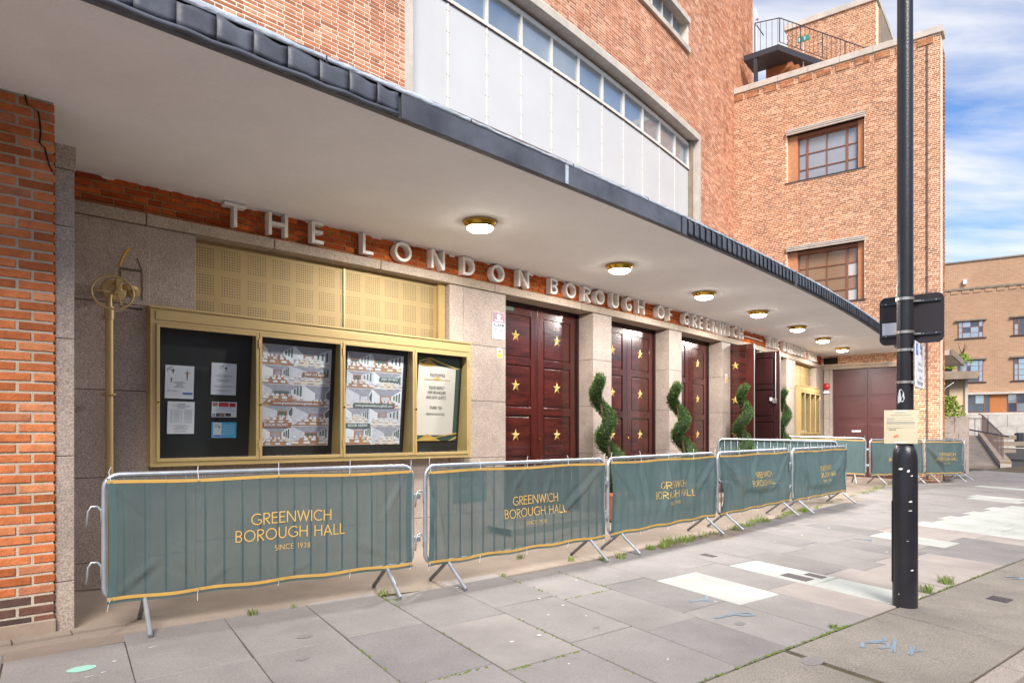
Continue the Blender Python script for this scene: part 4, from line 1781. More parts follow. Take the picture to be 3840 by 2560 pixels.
# four sheets in the first bay
r, U = poster('notice_sheet', 'upper left white sheet with dancers printed on it, in first case bay', BD, .81, 1.09, 2.055, 2.395)
dancer_mark(r, U, .2, .78, .28, .18)
mb = MB()
for cx_, cy_, k_ in ((.76, .68, 1.0), (.22, .54, .55)):
    T = lambda a, b, c: U(cx_ + a * k_ * .2, cy_ + b * k_ * .26, 2)
    mb.quad([T(-.18, .45, 0), T(.18, .45, 0), T(.14, .05, 0), T(-.14, .05, 0)])
    mb.quad([T(-.12, .05, 0), T(.12, .05, 0), T(.1, -.45, 0), T(.0, -.45, 0)])
    mb.quad([T(-.6, .38, 0), T(.6, .38, 0), T(.18, .48, 0), T(-.18, .48, 0)])
    mb.lathe([(.0, 0), (.1, 0)], (0, 0, 0), 8, T=lambda x, y, z: T(x, .62 + y, 0))
mb.build('dancer_picture', 'brown_ink', r, recalc=False)
lines(r, U, centred(.50, (.30, .42, .24, .18, .28, .40), .032), 'ink')
lines(r, U, [(.1, .42, .24), (.1, .5, .215)], 'ink_grey')
mb = MB(); rect(mb, lambda a, b: U(a, b, 2), .62, .96, .13, .19); mb.build('blue_logo_bar', 'blue_ink', r, recalc=False)
r, U = poster('notice_sheet', 'lower left white timetable sheet in first case bay', BD, .84, 1.105, 1.69, 2.025)
ftxt(r, U, 'ACADEMY', .5, .90, .055, 1.25, 'ink')
ftxt(r, U, 'AT THE BOROUGH HALL', .5, .845, .05, 1.2, 'ink')
ftxt(r, U, 'TIMETABLE', .5, .79, .05, 1.25, 'ink')
lines(r, U, [(a, b, .74 - i * .025) for i in range(17) for a, b in ((.1, .2), (.24, .46), (.5, .55), (.62, .92))], 'ink_grey', h=.008)
lines(r, U, centred(.26, (.4, .62, .28, .5, .56), .03), 'ink')
lines(r, U, centred(.09, (.38, .46), .03), 'ink')
r, U = poster('notice_sheet', 'upper right white sheet with emblem and centred print in first case bay', BD, 1.265, 1.53, 2.11, 2.45)
dancer_mark(r, U, .5, .78, .3, .18)
lines(r, U, centred(.64, (.42, .66, .7, .42), .03), 'ink')
lines(r, U, centred(.48, (.56, .46, .5), .03), 'ink')
lines(r, U, centred(.28, (.8, .7), .035), 'ink')
lines(r, U, centred(.14, (.6, .3), .03), 'ink')
r, U = poster('picture_card', 'white card with small red photographs in first case bay', BD, 1.28, 1.545, 1.87, 2.035)
for x0, x1, y0, y1, m_ in ((.03, .22, .72, .95, 'brown_ink'), (.27, .67, .68, .95, 'red_ink'), (.7, .95, .68, .93, 'red'), (.03, .14, .04, .24, 'ink_grey'), (.17, .33, .04, .26, 'dk_green_print'), (.35, .52, .04, .26, 'brown_ink'), (.55, .77, .06, .26, 'ink')):
    mb = MB(); rect(mb, lambda a, b: U(a, b, 2), x0, x1, y0, y1); mb.build('photo', m_, r, recalc=False)
lines(r, U, centred(.6, (.64, .56), .06), 'cyan_ink', h=.02)
lines(r, U, [(.03, .25, .42), (.42, .95, .42)], 'ink', h=.02)
r, U = poster('picture_card', 'sky blue card with white emblem panel in first case bay', BD, 1.285, 1.55, 1.645, 1.815, 'cyan_ink')
mb = MB(); rect(mb, lambda a, b: U(a, b, 1), .07, .39, .05, .97); mb.build('white_panel_print', 'paper', r, recalc=False)
dancer_mark(r, U, .24, .6, .22, .28, 3)
mb = MB(); rect(mb, lambda a, b: U(a, b, 2), .08, .38, .08, .18); mb.build('blue_logo_bar', 'blue_ink', r, recalc=False)
lines(r, U, [(.45, .92, .8 - i * .1) for i in range(7)], 'paper', h=.018)


def photo_collage(r, U, cols, seed, accent):
    rg = random.Random(seed)
    tones = ['paper', 'cream_print', 'ink_grey', 'brown_ink', 'cream_print', 'paper', 'wood_tone', 'green_ink']
    M.setdefault('wood_tone', pm('warm_wood_print', lin(176, 132, 106), .6, var=.15, scale=14))
    M.setdefault('lav', pm('lilac_grey_print', lin(206, 202, 214), .6, var=.12, scale=20))
    M.setdefault('lav2', pm('dim_lilac_print', lin(158, 154, 168), .6, var=.15, scale=20))
    rows_ = [(0.0, .2), (.2, .4), (.4, .615), (.615, .8), (.8, 1.0)]
    for y0, y1 in rows_:
        sp = rg.uniform(.38, .6)
        for x0, x1 in ((0, sp), (sp, 1)):
            g = .003
            a0, a1, b0, b1 = x0 + g, x1 - g, y0 + g, y1 - g
            parts = {}

            def put(pts, m_, k):
                parts.setdefault((m_, k), MB()).quad([U(a0 + (a1 - a0) * min(1, max(0, px_)), b0 + (b1 - b0) * min(1, max(0, py_)), k) for px_, py_ in pts])
            # one photograph of the hall in perspective: ceiling, side walls, stage, floor, rows of white chairs
            cx_, cy_ = rg.uniform(.3, .7), rg.uniform(.5, .66)
            w_, h_ = rg.uniform(.12, .24), rg.uniform(.08, .16)
            l_, r_, t_, d_ = cx_ - w_, cx_ + w_, cy_ + h_, cy_ - h_
            put([(0, 1), (1, 1), (r_, t_), (l_, t_)], accent if rg.random() < .6 else 'lav2', 1)
            put([(0, 0), (l_, d_), (l_, t_), (0, 1)], 'paper' if rg.random() < .6 else 'lav', 1)
            put([(1, 0), (1, 1), (r_, t_), (r_, d_)], 'lav' if rg.random() < .5 else 'paper', 1)
            put([(0, 0), (1, 0), (r_, d_), (l_, d_)], 'wood_tone' if rg.random() < .7 else 'cream_print', 1)
            put([(l_, d_), (r_, d_), (r_, t_), (l_, t_)], rg.choice(['wood_tone', 'lav2', 'brown_ink']), 1)
            put([(l_ + .05, d_), (r_ - .05, d_), (r_ - .06, t_ - .05), (l_ + .06, t_ - .05)], rg.choice(['lav2', 'lav', 'green_ink']), 2)
            for q_ in range(3):
                f0 = .2 + .25 * q_
                e_ = r_ + (1 - r_) * f0
                put([(e_, cy_ - .04 - .2 * f0), (e_ + .05, cy_ - .05 - .22 * f0), (e_ + .05, cy_ + .1 + .3 * f0), (e_, cy_ + .09 + .28 * f0)], 'green_ink', 2)
            for t_i in range(5):
                yy = d_ - .04 - t_i * .1 * (1 + .25 * t_i)
                if yy < .0:
                    break
                n_ = 5 + rg.randint(0, 2)
                for c_ in range(n_):
                    sx = .1 + .07 * t_i
                    xx = cx_ + (c_ - n_ / 2 + rg.uniform(-.15, .15)) * sx * 1.3
                    put([(xx, yy - .06), (xx + sx * .8, yy - .06), (xx + sx * .7, yy + .05 + .01 * t_i), (xx + sx * .1, yy + .05)], rg.choice(['paper', 'paper', 'paper', 'lav', 'cream_print']), 3)
                    put([(xx + sx * .1, yy - .1), (xx + sx * .7, yy - .1), (xx + sx * .75, yy - .06), (xx + sx * .05, yy - .06)], 'wood_tone', 2)
            for (m_, k_), mb_ in parts.items():
                mb_.build('photo_print', m_, r, recalc=False)


def big_poster(label, s0, s1, band, accent, seed):
    r, U = poster('venue_poster', label, BD, s0, s1, 1.55, 2.70)
    photo_collage(r, U, 2, seed, accent)
    ar = (1.15) / (s1 - s0)
    for x0, x1, y0, y1, tx, tx_x, sz_ in ((.57, .93, .70, .745, '0207 157 9615', .75, .036), (.13, .86, .405, .455, 'www.greenwichboroughhall.com', .495, .036), (0.01, .44, .185, .235, 'BOOK NOW!', .22, .040)):
        mb_ = MB(); rect(mb_, lambda a, b: U(a, b, 5), x0, x1, y0, y1); mb_.build('caption_band', band, r, recalc=False)
        ftxt(r, U, tx, tx_x, y0 + .013, sz_, ar, 'paper', k=6, bold=.0006)
    return r


big_poster('tall venue poster with brown caption bands, second bay of the case', 1.81, 2.66, 'brown_ink', 'lav2', 3)
big_poster('tall venue poster with grey green caption bands, third bay of the case', 2.875, 3.70, 'green_ink', 'lav2', 11)
r, U = poster('polite_notice', 'cream notice reading POLITE NOTICE in the fourth bay of the case', BD, 3.945, 4.66, 1.59, 2.72, 'dk_green_print')
mb = MB()
mb.quad([U(0.0, .07, 3), U(.90, .07, 3), U(.90, .88, 3), U(0.0, .93, 3)])
mb.build('notice_ground', 'cream_print', r, recalc=False)
for pts, m_, k in (([(0, .93), (.25, .985), (.55, .93), (.9, .88), (1, .885), (.55, .95), (.25, 1.0), (0, .95)], 'gold_text', 2), ([(.02, .9), (.24, .98), (.44, .905), (.2, .885)], 'gold_hem', 1.6),
                   ([(0, 0), (.28, .085), (.62, .0)], 'gold_hem', 2.6), ([(0, 0), (1, .1), (1, .085), (.1, 0)], 'gold_text', 3), ([(0, 0), (1, 0), (1, .055), (.6, .02), (.3, .06)], 'dk_green_print', 2), ([(.8, 0), (1, .055), (1, .035), (.86, 0)], 'gold_text', 3)):
    mb = MB(); mb.quad([U(a, b, k + 2.5) for a, b in pts]); mb.build('gold_motif', m_, r, recalc=False)
ar4 = 1.13 / .715
for tx, y, sz_ in (('POLITE NOTICE', .775, .052), ('PLEASE RESPECT', .625, .052), ('OUR NEIGHBOURS', .568, .052), ('AND LEAVE QUIETLY', .510, .052), ('THANK YOU', .385, .052), ('GREENWICH BOROUGH HALL', .315, .033)):
    ftxt(r, U, tx, .45, y, sz_, ar4 * .62, 'ink', k=7, bold=.0003)
mb = MB()
T = lambda a, b, c: U(.45 + a * .32, .74 + b * .05, 7)
ribbon(mb, [(-1, 0), (-.3, 0)], False, .12, T, 0, 0, flat=True)
ribbon(mb, [(.3, 0), (1, 0)], False, .12, T, 0, 0, flat=True)
for k_ in (-1, 1):
    ribbon(mb, [(.3 * k_, 0), (.2 * k_, .3), (.1 * k_, 0), (.2 * k_, -.2)], False, .08, T, 0, 0, flat=True)
mb.quad([T(-.07, -.1, 0), T(.07, -.1, 0), T(.1, .4, 0), T(0, .7, 0), T(-.1, .4, 0)])
mb.build('gold_ornament', 'gold_text', r, recalc=False)
# far case: three narrow posters
for s0, s1, m_, lb in ((18.16, 18.52, 'cyan_ink', 'bright blue poster in the far case by the inner corner'), (18.68, 19.12, 'paper', 'pale photographic poster in the far case by the inner corner'), (19.30, 19.72, 'cream_print', 'cream poster in the far case by the inner corner')):
    r, U = poster('case_poster', lb, BD2, s0, s1, 1.75, 2.80, m_)
    mb = MB()
    for i in range(4):
        rect(mb, lambda a, b: U(a, b, 2), .15, .85, .12 + i * .2, .25 + i * .2)
    mb.build('photo_print', 'brown_ink' if m_ != 'paper' else 'ink_grey', r, recalc=False)

# ================================================================== SIGNS ON THE GRANITE
def plate(name, label, T, w, h, mat, cat='sign', group=None, th=.006):
    o = tag(MB().box(T, 0, w, 0, th, 0, h).build(name, mat), label, cat, group)
    return o


def gsurf(s0, z0, d0):
    return lambda a, b, c: F(s0 + a, d0 + b, z0 + c)


T = gsurf(5.29, 3.09, -.03)
r = plate('alarm_sign', 'white and mauve ALARM plate at the edge of the first doorway', T, .255, .40, 'white_plain')
S2 = lambda a, b, k=1: T(a, .0065 + .0012 * k, b)
mb = MB(); rect(mb, lambda a, b: S2(a, b, 1), .003, .252, .245, .397); mb.build('mauve_field', 'purple_ink', r, recalc=False)
mb = MB()
for k in range(5):
    a = pi / 2 + k * 2 * pi / 5
    mb.lathe([(0, 0), (.021, 0)], (0, 0, 0), 10, T=lambda x, y, z, a=a, k=k: S2(.127 + .024 * cos(a) + x, .335 + .024 * sin(a) + y, 2 + .2 * k))
mb.lathe([(0, 0), (.02, 0)], (0, 0, 0), 10, T=lambda x, y, z: S2(.127 + x, .335 + y, 3.4))
mb.build('flower_emblem', 'white_plain', r, recalc=False)
mb = MB(); font_text(mb, 'verisure', lambda a, b: S2(.127 + a, .262 + b, 2), .052, 'CENTER', .001); mb.build('lettering', 'white_plain', r, recalc=False)
mb = MB(); font_text(mb, 'ALARM', lambda a, b: S2(.127 + a * .92, .185 + b, 2), .073, 'CENTER', .001); mb.build('lettering', 'ink', r, recalc=False)
for x0 in (.02, .137):
    mb = MB(); rect(mb, lambda a, b: S2(a, b, 1), x0, x0 + .098, .07, .165); mb.build('pictogram_field', 'cream_print', r, recalc=False)
mb = MB()
mb.quad([S2(.03, .12, 2), S2(.10, .135, 2), S2(.098, .155, 2), S2(.03, .15, 2)])
mb.quad([S2(.04, .09, 2), S2(.07, .09, 2), S2(.07, .118, 2), S2(.04, .118, 2)])
mb.quad([S2(.16, .155, 2), S2(.215, .155, 2), S2(.19, .08, 2), S2(.184, .08, 2)])
mb.build('pictogram', 'ink_grey', r, recalc=False)


def warning(s0, z0, d0, w, h, label):
    T = gsurf(s0, z0, d0)
    r = plate('warning_sticker', label, T, w, h, 'white_plain', group='small warning stickers on the pilasters', th=.003)
    S3 = lambda a, b, k=1: T(a * w, .0035 + .001 * k, b * h)
    mb_ = MB(); mb_.quad([S3(.1, .55), S3(.9, .55), S3(.5, .97)]); mb_.build('triangle', 'yellow_ink', r, recalc=False)
    mb_ = MB(); mb_.quad([S3(.42, .6, 2), S3(.58, .6, 2), S3(.52, .84, 2), S3(.48, .84, 2)]); mb_.build('bolt', 'ink', r, recalc=False)
    mb_ = MB(); rect(mb_, S3, .08, .92, .05, .47); mb_.build('caption', 'yellow_ink', r, recalc=False)


warning(5.385, 2.81, -.03, .11, .15, 'small yellow warning sticker below the alarm plate')
warning(12.90, 2.85, -.02, .10, .2, 'small yellow warning sticker on pilaster beside the open doors')
warning(17.32, 2.85, -.02, .10, .2, 'small yellow warning sticker on last wide pilaster by the far case')
# plaque low on the granite, behind the second barrier
T = gsurf(4.55, .72, -.03)
r = plate('valve_plaque', 'dark plaque reading SPRINKLER STOP VALVE INSIDE, behind the second barrier', T, .62, .56, 'green_ink')
for tx, y in (('SPRINKLER', .40), ('STOP VALVE', .26), ('INSIDE', .12)):
    mb = MB(); font_text(mb, tx, lambda a, b: T(.31 + a, .008, y + b), .11, 'CENTER'); mb.build('lettering', 'ink_grey', r, recalc=False)

# ================================================================== WATER MOTOR ALARM AND PIPE
VR = thing('alarm_gong', 'brass painted wheel, gong and pipe fixed to the granite by the pier', 'alarm gong', F(.27, .1, .2))
GP = lambda s, d, z: F(s, d, z)
MB().tube([GP(.275, .10, .12), GP(.275, .10, 2.86)], .034, 14).build('riser_pipe', 'brass_paint', VR, smooth='auto')
MB().tube([GP(.275, .10, 2.78), GP(.275, .10, 2.9)], .041, 14).build('pipe_socket', 'brass_paint', VR, smooth='auto')
MB().tube([GP(.275, .10, 2.9), GP(.276, .10, 2.98), GP(.28, .11, 3.04)], lambda t: .026 - .006 * t, 12).build('swan_neck', 'brass_paint', VR, smooth='auto')
for z in (2.065,):
    MB().tube([GP(.215, .06, z), GP(.335, .06, z)], .012, 8).tube([GP(.275 + .05 * cos(a * pi / 8), .1 + .05 * sin(a * pi / 8), z) for a in range(17)], .009, 6, caps=True).build('pipe_clip', 'brass_paint', VR)
MB().lathe([(0, .0), (.105, 0), (.112, .03), (.10, .055), (.05, .062), (.045, .075), (0, .075)], (0, 0, 0), 28, T=lambda x, y, z: F(.315 + x, .05 + z, 3.07 + y)).build('gong_disc', 'brass_paint', VR, smooth='auto')
MB().tube([F(.275 + .17 * cos(a * pi / 20), .24 + .02 * cos(a * pi / 20), 3.015 + .155 * sin(a * pi / 20)) for a in range(40)], .0105, 8, closed=True).build('hand_wheel_rim', 'brass_paint', VR, smooth=True)
for a in (175, 300, 60):
    a_ = radians(a)
    MB().tube([F(.305, .225, 3.02), F(.275 + .165 * cos(a_), .24 + .02 * cos(a_), 3.015 + .15 * sin(a_))], .008, 8).build('wheel_spoke', 'brass_paint', VR, smooth=True)
MB().tube([F(.31, .12, 3.04), F(.305, .25, 3.02)], .018, 10).build('wheel_hub', 'brass_paint', VR, smooth='auto')
MB().box(F, .32, .37, .115, .15, 3.05, 3.17).build('bracket', 'brass_paint', VR, bevel=.006)
MB().tube([F(.40, .10, 3.105), F(.44, .11, 3.11), F(.475, .11, 3.11), F(.50, .08, 3.105), F(.51, .02, 3.10), F(.51, -.03, 3.10)], .026, 12).build('elbow', 'brass_paint', VR, smooth=True)
MB().lathe([(0, 0), (.062, 0), (.055, .016), (.03, .02), (0, .02)], (0, 0, 0), 20, T=lambda x, y, z: F(.51 + x, -.03 + z, 3.10 + y)).build('wall_flange', 'brass_paint', VR, smooth='auto')
# rusty outline of an older fitting, with cut slots
mb = MB()
for pts in ([(.395, 3.29), (.395, 3.0)], [(.588, 3.30), (.588, 3.02)], [(.588, 3.31), (.555, 3.40), (.545, 3.43)]):
    ribbon(mb, pts, False, .013, lambda a, b, c: F(a, -.026, b), 0, 0, flat=True)
mb.build('rust_outline', 'stain', HALL, kind='stuff', recalc=False)
for a0, a1, z0 in ((.39, .59, 3.308), (.39, .59, 2.932)):
    MB().box(F, a0, a1, -.028, -.0265, z0 - .012, z0 + .012).build('cut_slot', 'granite_core', HALL)
mb = MB()
for pts in ([(.395, 3.33), (.42, 3.42), (.455, 3.49), (.48, 3.52)],):
    ribbon(mb, pts, False, .016, lambda a, b, c: F(a, -.0255, b), 0, 0, flat=True)
mb.build('rust_streak', 'yellow_ink', HALL, recalc=False)

# ================================================================== STAIR TOWER (return wall at the right)
TWR = thing('stair_tower', 'tall plain brick stair tower with two windows, right of the canopy', 'building', TW(0, -2, .3))
T0, T1, TZ = -3.4, 3.26, 13.62
core = MB()
core.box(TW, T0, .27, -.5, -.012, Z_SOF, TZ, 1)
twc = MB()
WIN = ((-1.17, 1.2, 10.13, 11.72), (-1.17, 1.2, 5.95, 7.80))
# solid wall pieces around the two openings
def wall_piece(mb_, a0, a1, z0, z1):
    mb_.box(TW, a0, a1, -.5, -.004, z0, z1)
twc = MB()
wall_piece(twc, T0, -1.17, 3.9, TZ)
wall_piece(twc, 1.2, T1, 4.19, TZ)
wall_piece(twc, 2.3, T1, -.1, 4.19)
wall_piece(twc, -1.17, 1.2, 11.72, TZ)
wall_piece(twc, -1.17, 1.2, 7.80, 10.13)
wall_piece(twc, -1.17, 1.2, 4.19, 5.95)
wall_piece(twc, -.4, 2.3, 3.88, 4.19)
twr = twc.build('tower_wall', 'mortar_tw', TWR)
# body behind and right flank
MB().box(TW, T0, T1 - 1.6, -5.5, -.5, -.2, TZ - .02).build('tower_body', 'mortar_tw', TWR)


def tw_cover(a, z):
    if not (T0 < a < T1):
        return False
    if z > TZ - .02:
        return False
    for a0, a1, z0, z1 in WIN:
        if a0 < a < a1 and z0 - .02 < z < z1 + .14:
            return False
    if z < 4.2:
        return (a > 2.36) or (-.1 < a < 2.3 and z > 3.92)
    if a < -.1 and z < 7.0:
        return False
    return True


def tw_key(q):
    return TW(q[0], 0, 0).y - q[2] * .02


rows_t = bond(T0, T1, .228, (.0, .0), .014)


def tower_rows(i):
    pat = ((.205, .10), (.205, .10))[i % 2]
    off = (0, .155, .052, .207)[i % 4]
    a = T0 - .3 + off
    res = []
    k = 0
    while a < T1 - .03:
        l = pat[k % 2]
        if T1 - .004 - a > .04:
            res.append((a, min(a + l, T1 - .004)))
        a += l + .0145
        k += 1
    z = .1 + (i + .5) * .0587
    for a0, a1, z0, z1 in WIN:
        if z0 - .04 < z < z1 + .16:
            res = cutrow(res, a0 - .012, a1 + .012)
    return res


def TWb(a, b, c):
    return TW(a, b, c)


lay_bricks(TWb, (0, 240, tower_rows), .1, .0587, .0425, tw_cover, 'brick_tw', 'brick_tw_a', twr, 300, key=tw_key, jit=.002, dep=.02)
# flank bricks (seen at a glancing angle)
def FLK(a, b, c):
    """right flank: a runs back from the corner"""
    return Vector((KX + RX * (T1 + b - .011) - NX * a, KY + RY * (T1 + b - .011) - NY * a, c))
lay_bricks(FLK, (0, 240, lambda i: [(x, y) for x, y in [(j * .33 + (.16 if i % 2 else 0), j * .33 + .2 + (.16 if i % 2 else 0)) for j in range(0, 4)]]), .1, .0587, .0462,
           lambda a, z: z < TZ - .05, 'brick_tw', 'brick_tw_a', twr, 0, jit=.002, dep=.02)
# coping stones and corbelled brick blocks
cop = MB().box(TW, T0, T1, -.45, -.02, TZ, TZ + .05).build('coping_bed', 'mortar_tw', TWR)
for i in range(7):
    a0 = T0 + i * .97
    MB().box(TW, a0 + .004, min(a0 + .966, T1 + .07), -.5, .07, TZ + .03, TZ + .235).build('coping_stone', 'concrete', cop, bevel=.01)
for i in range(11):
    a0 = -3.06 + i * .572
    if a0 + .42 > T1:
        continue
    cb = MB().box(TW, a0, a0 + .42, -.03, .028, TZ - .215, TZ - .005).build('corbel', 'mortar_tw', TWR)
    for k in range(3):
        for j, (x0, x1) in enumerate(((.004, .10), (.112, .308), (.32, .416)) if k % 2 else ((.004, .2), (.214, .416))):
            MB().box(TW, a0 + x0, a0 + x1, -.02, .038, TZ - .206 + k * .067, TZ - .206 + k * .067 + .056).build('brick', 'brick_tw', cb)
# windows
def grid_window(parent, TT, a0, a1, z0, z1, cols, rows_, dd, frame, glassf, fw=.045, name='window'):
    w_ = MB()
    w_.box(TT, a0, a0 + fw, dd - .05, dd, z0, z1).box(TT, a1 - fw, a1, dd - .05, dd, z0, z1)
    w_.box(TT, a0 + fw, a1 - fw, dd - .05, dd, z0, z0 + fw).box(TT, a0 + fw, a1 - fw, dd - .05, dd, z1 - fw, z1)
    o = w_.build(name, frame, parent)
    xs_ = [a0 + (a1 - a0) * c for c in cols]
    zs_ = [z0 + (z1 - z0) * r_ for r_ in rows_]
    for x in xs_[1:-1]:
        th_ = .03 if x in (xs_[1], xs_[-2]) and len(xs_) > 4 else .014
        MB().box(TT, x - th_, x + th_, dd - .04, dd - .006, z0 + fw, z1 - fw).build('glazing_bar', frame, o)
    for z in zs_[1:-1]:
        MB().box(TT, a0 + fw, a1 - fw, dd - .045, dd - .012, z - .014, z + .014).build('glazing_bar', frame, o)
    for i in range(len(xs_) - 1):
        for j in range(len(zs_) - 1):
            MB().box(TT, xs_[i] + .004, xs_[i + 1] - .004, dd - .046, dd - .040, zs_[j] + .004, zs_[j + 1] - .004).build('pane', glassf(i, j), o)
    return o


grid_window(TWR, TW, -.86, .99, 10.14, 11.60, (0, .16, .49, .82, 1), (0, .27, .62, 1), -.20, 'bronze_frame', lambda i, j: 'win_glass_frost')
grid_window(TWR, TW, -.86, .99, 5.95, 7.74, (0, .16, .49, .82, 1), (0, .23, .46, .70, 1), -.20, 'bronze_frame',
            lambda i, j: 'win_glass_blind' if (i == 3 and j in (0, 2)) else 'win_glass_brown')
for a0, a1, z0, z1 in WIN:
    MB().box(TW, a0, -.86, -.30, -.13, z0, z1).build('stepped_reveal', 'reveal_brick', TWR)
    MB().box(TW, .99, a1, -.30, -.13, z0, z1).build('stepped_reveal', 'reveal_brick', TWR)
    MB().box(TW, a0, a1, -.32, -.14, z1 - .12, z1).build('reveal_head', 'bronze_frame', TWR)
    hd = MB().box(TW, a0 - .01, a1 + .02, -.2, .075, z1 + .0, z1 + .055).box(TW, a0 - .01, a1 + .02, -.2, .095, z1 + .058, z1 + .105).box(TW, a0 - .02, a1 + .03, -.2, .11, z1 + .108, z1 + .15)
    hd.build('window_hood', 'concrete', TWR)
    MB().box(TW, a0 - .05, a1 + .05, -.3, .03, z0 - .03, z0).build('slate_sill', 'black_steel', TWR)
# rusty downpipe-like cable strip
MB().box(TW, 2.885, 2.925, -.01, .022, .3, 13.66).build('cable_strip', 'brown_steel', TWR)
for k in range(14):
    MB().box(TW, 2.875, 2.935, .0, .028, .8 + k * .93, .84 + k * .93).build('strip_clip', 'brown_steel', TWR)
# dark maroon double door, lintel and reveal
MB().box(TW, -.05, 2.34, -.3, .02, Z_LB - .02, Z_LT + .005, 1).build('door_lintel', 'granite_lintel', TWR, bevel=.006)
for a0, a1 in ((-.0, .16), (.165, .262)):
    for z0, z1 in ((.1, 1.34), (1.345, 2.16), (2.165, 2.965), (2.97, Z_LB - .025)):
        MB().box(TW, a0, a1, -.3, .0 if a0 > .1 else .004, z0, z1).build('granite_block', 'granite', TWR, bevel=.004)
gd = MB().box(TW, .265, 2.30, -.14, -.10, .2, Z_LB - .03).build('garage_door', 'garage_wood', TWR)
for a0, a1, z0, z1 in ((.36, 1.22, .55, 1.20), (1.34, 2.2, .55, 1.20), (.36, 1.22, 1.35, 1.98), (1.34, 2.2, 1.35, 1.98), (.36, 1.22, 2.12, 2.72), (1.34, 2.2, 2.12, 2.72), (.36, 1.22, 2.86, 3.6), (1.34, 2.2, 2.86, 3.6)):
    p_ = MB().box(TW, a0, a1, -.10, -.092, z0, z1).build('door_panel', 'garage_wood', gd, bevel=.004)
    MB().box(TW, a0 + .05, a1 - .05, -.092, -.082, z0 + .05, z1 - .05).build('raised_field', 'garage_wood', p_, bevel=.006)
MB().box(TW, 1.27, 1.285, -.10, -.096, .2, 3.7).build('meeting_gap', 'black_void', gd)
MB().box(TW, .82, 1.08, -.094, -.08, 1.93 - .2, 1.98 - .2).build('letter_plate', 'white_plain', gd)
MB().box(TW, .0, .42, .004, .03, 3.93, 4.14).build('vent_grille', 'black_void', TWR)
r = thing('alarm_bell', 'round red alarm bell over a white box in the inner corner', 'alarm bell', TW(.08, .0, 3.05))
MB().lathe([(0, .07), (.06, .065), (.10, .04), (.11, .0), (0, 0)], (0, 0, 0), 20, T=lambda x, y, z: TW(.08 + x, .006 + z, 3.22 + y)).build('bell_dome', 'red', r, smooth='auto')
MB().box(TW, .0, .17, .006, .05, 2.98, 3.06).build('bell_box', 'white_plain', r)
plate('door_sticker', 'small white sticker with a black figure low beside the maroon door', lambda a, b, c: TW(.03 + a, .006 + b, 1.36 + c), .14, .2, 'white_plain', th=.003)

# roof stair, rails and the rooftop block behind the coping
blk = thing('rooftop_block', 'plain brick rooftop block behind the tower coping with concrete cap', 'rooftop block', TW(0, -3, 13.5))
bw = MB().box(TW, -1.74, 1.2, -5, -2.004, 12.5, 16.42).build('block_wall', 'mortar_tw', blk)
lay_bricks(lambda a, b, c: TW(a, -2.0 + b, c), (0, 90, lambda i: [(max(x, -1.735), min(y, 1.195)) for x, y in tower_rows(i + 300) if y > -1.70 and x < 1.16]), 13.2, .0587, .0425, lambda a, z: z < 16.40, 'brick_tw', 'brick_tw_a', bw, 0, jit=.002, dep=.02)
MB().box(TW, -1.82, 1.26, -5.1, -1.94, 16.42, 16.62).build('block_coping', 'concrete', blk, bevel=.01)
MB().box(TW, 1.2, 1.27, -4.6, -2.4, 13.3, 16.3).build('flank_pipe_casing', 'concrete_dark', blk)
MB().box(TW, 1.2, 1.62, -3.2, -2.2, 13.9, 14.5).build('flank_duct', 'black_steel', blk)
st = thing('roof_stair', 'dark steel roof landing and stair with thin railings above the coping', 'stair', TW(-1.6, -.8, 13.9))
MB().box(TW, -2.85, -1.60, -1.7, -.62, 15.08, 15.28).build('landing', 'black_steel', st, bevel=.01)
MB().box(TW, -2.5, -2.38, -.76, -.64, 13.6, 15.08).build('landing_post', 'black_steel', st)
MB().prism(lambda a, b, c: TW(a, c, b), [(-1.60, 15.26), (-1.60, 15.05), (.15, 13.78), (.15, 13.99)], -.70, -.62).build('stringer', 'black_steel', st)
for k in range(8):
    MB().box(TW, -1.58 + k * .22, -1.36 + k * .22, -1.6, -.70, 15.03 - k * .16, 15.06 - k * .16).build('tread', 'black_steel', st)
MB().box(TW, -2.4, -1.0, -1.78, -1.72, 13.5, 15.1).build('landing_wall', 'brick_tw', st)
rl = MB().tube([TW(-2.45, -.66, 16.33), TW(-1.60, -.66, 16.20), TW(1.10, -.66, 14.22)], .018, 8).build('handrail', 'black_steel', st)
MB().tube([TW(-1.60, -.66, 15.36), TW(.6, -.66, 13.78)], .012, 6).build('lower_rail', 'black_steel', st)
for k in range(20):
    t = -1.60 + k * .14
    zt = 16.20 - (t + 1.6) * .733
    zb = max(13.8, 15.36 - (t + 1.6) * .718)
    if zt - zb > .1:
        MB().tube([TW(t, -.66, zb), TW(t, -.66, zt)], .008 if k % 5 else .018, 6).build('baluster', 'black_steel', st)
for k in range(5):
    t = -2.46 + k * .2
    MB().tube([TW(t, -.66, 15.28), TW(t, -.66, 16.32 - .02 * k)], .008 if k not in (0,) else .018, 6).build('baluster', 'black_steel', st)
MB().tube([TW(-2.45, -.66, 16.33), TW(-2.45, -1.6, 16.33)], .018, 8).build('handrail', 'black_steel', st)
r = thing('exit_sign', 'green running man exit sign on a white post behind the roof rail', 'sign', TW(-.95, -.9, 14.4))
MB().box(TW, -1.06, -.70, -.92, -.90, 15.24, 15.42).build('plate', 'green_sign', r)
MB().box(TW, -.90, -.86, -.94, -.925, 14.3, 15.24).build('post', 'white_plain', r)
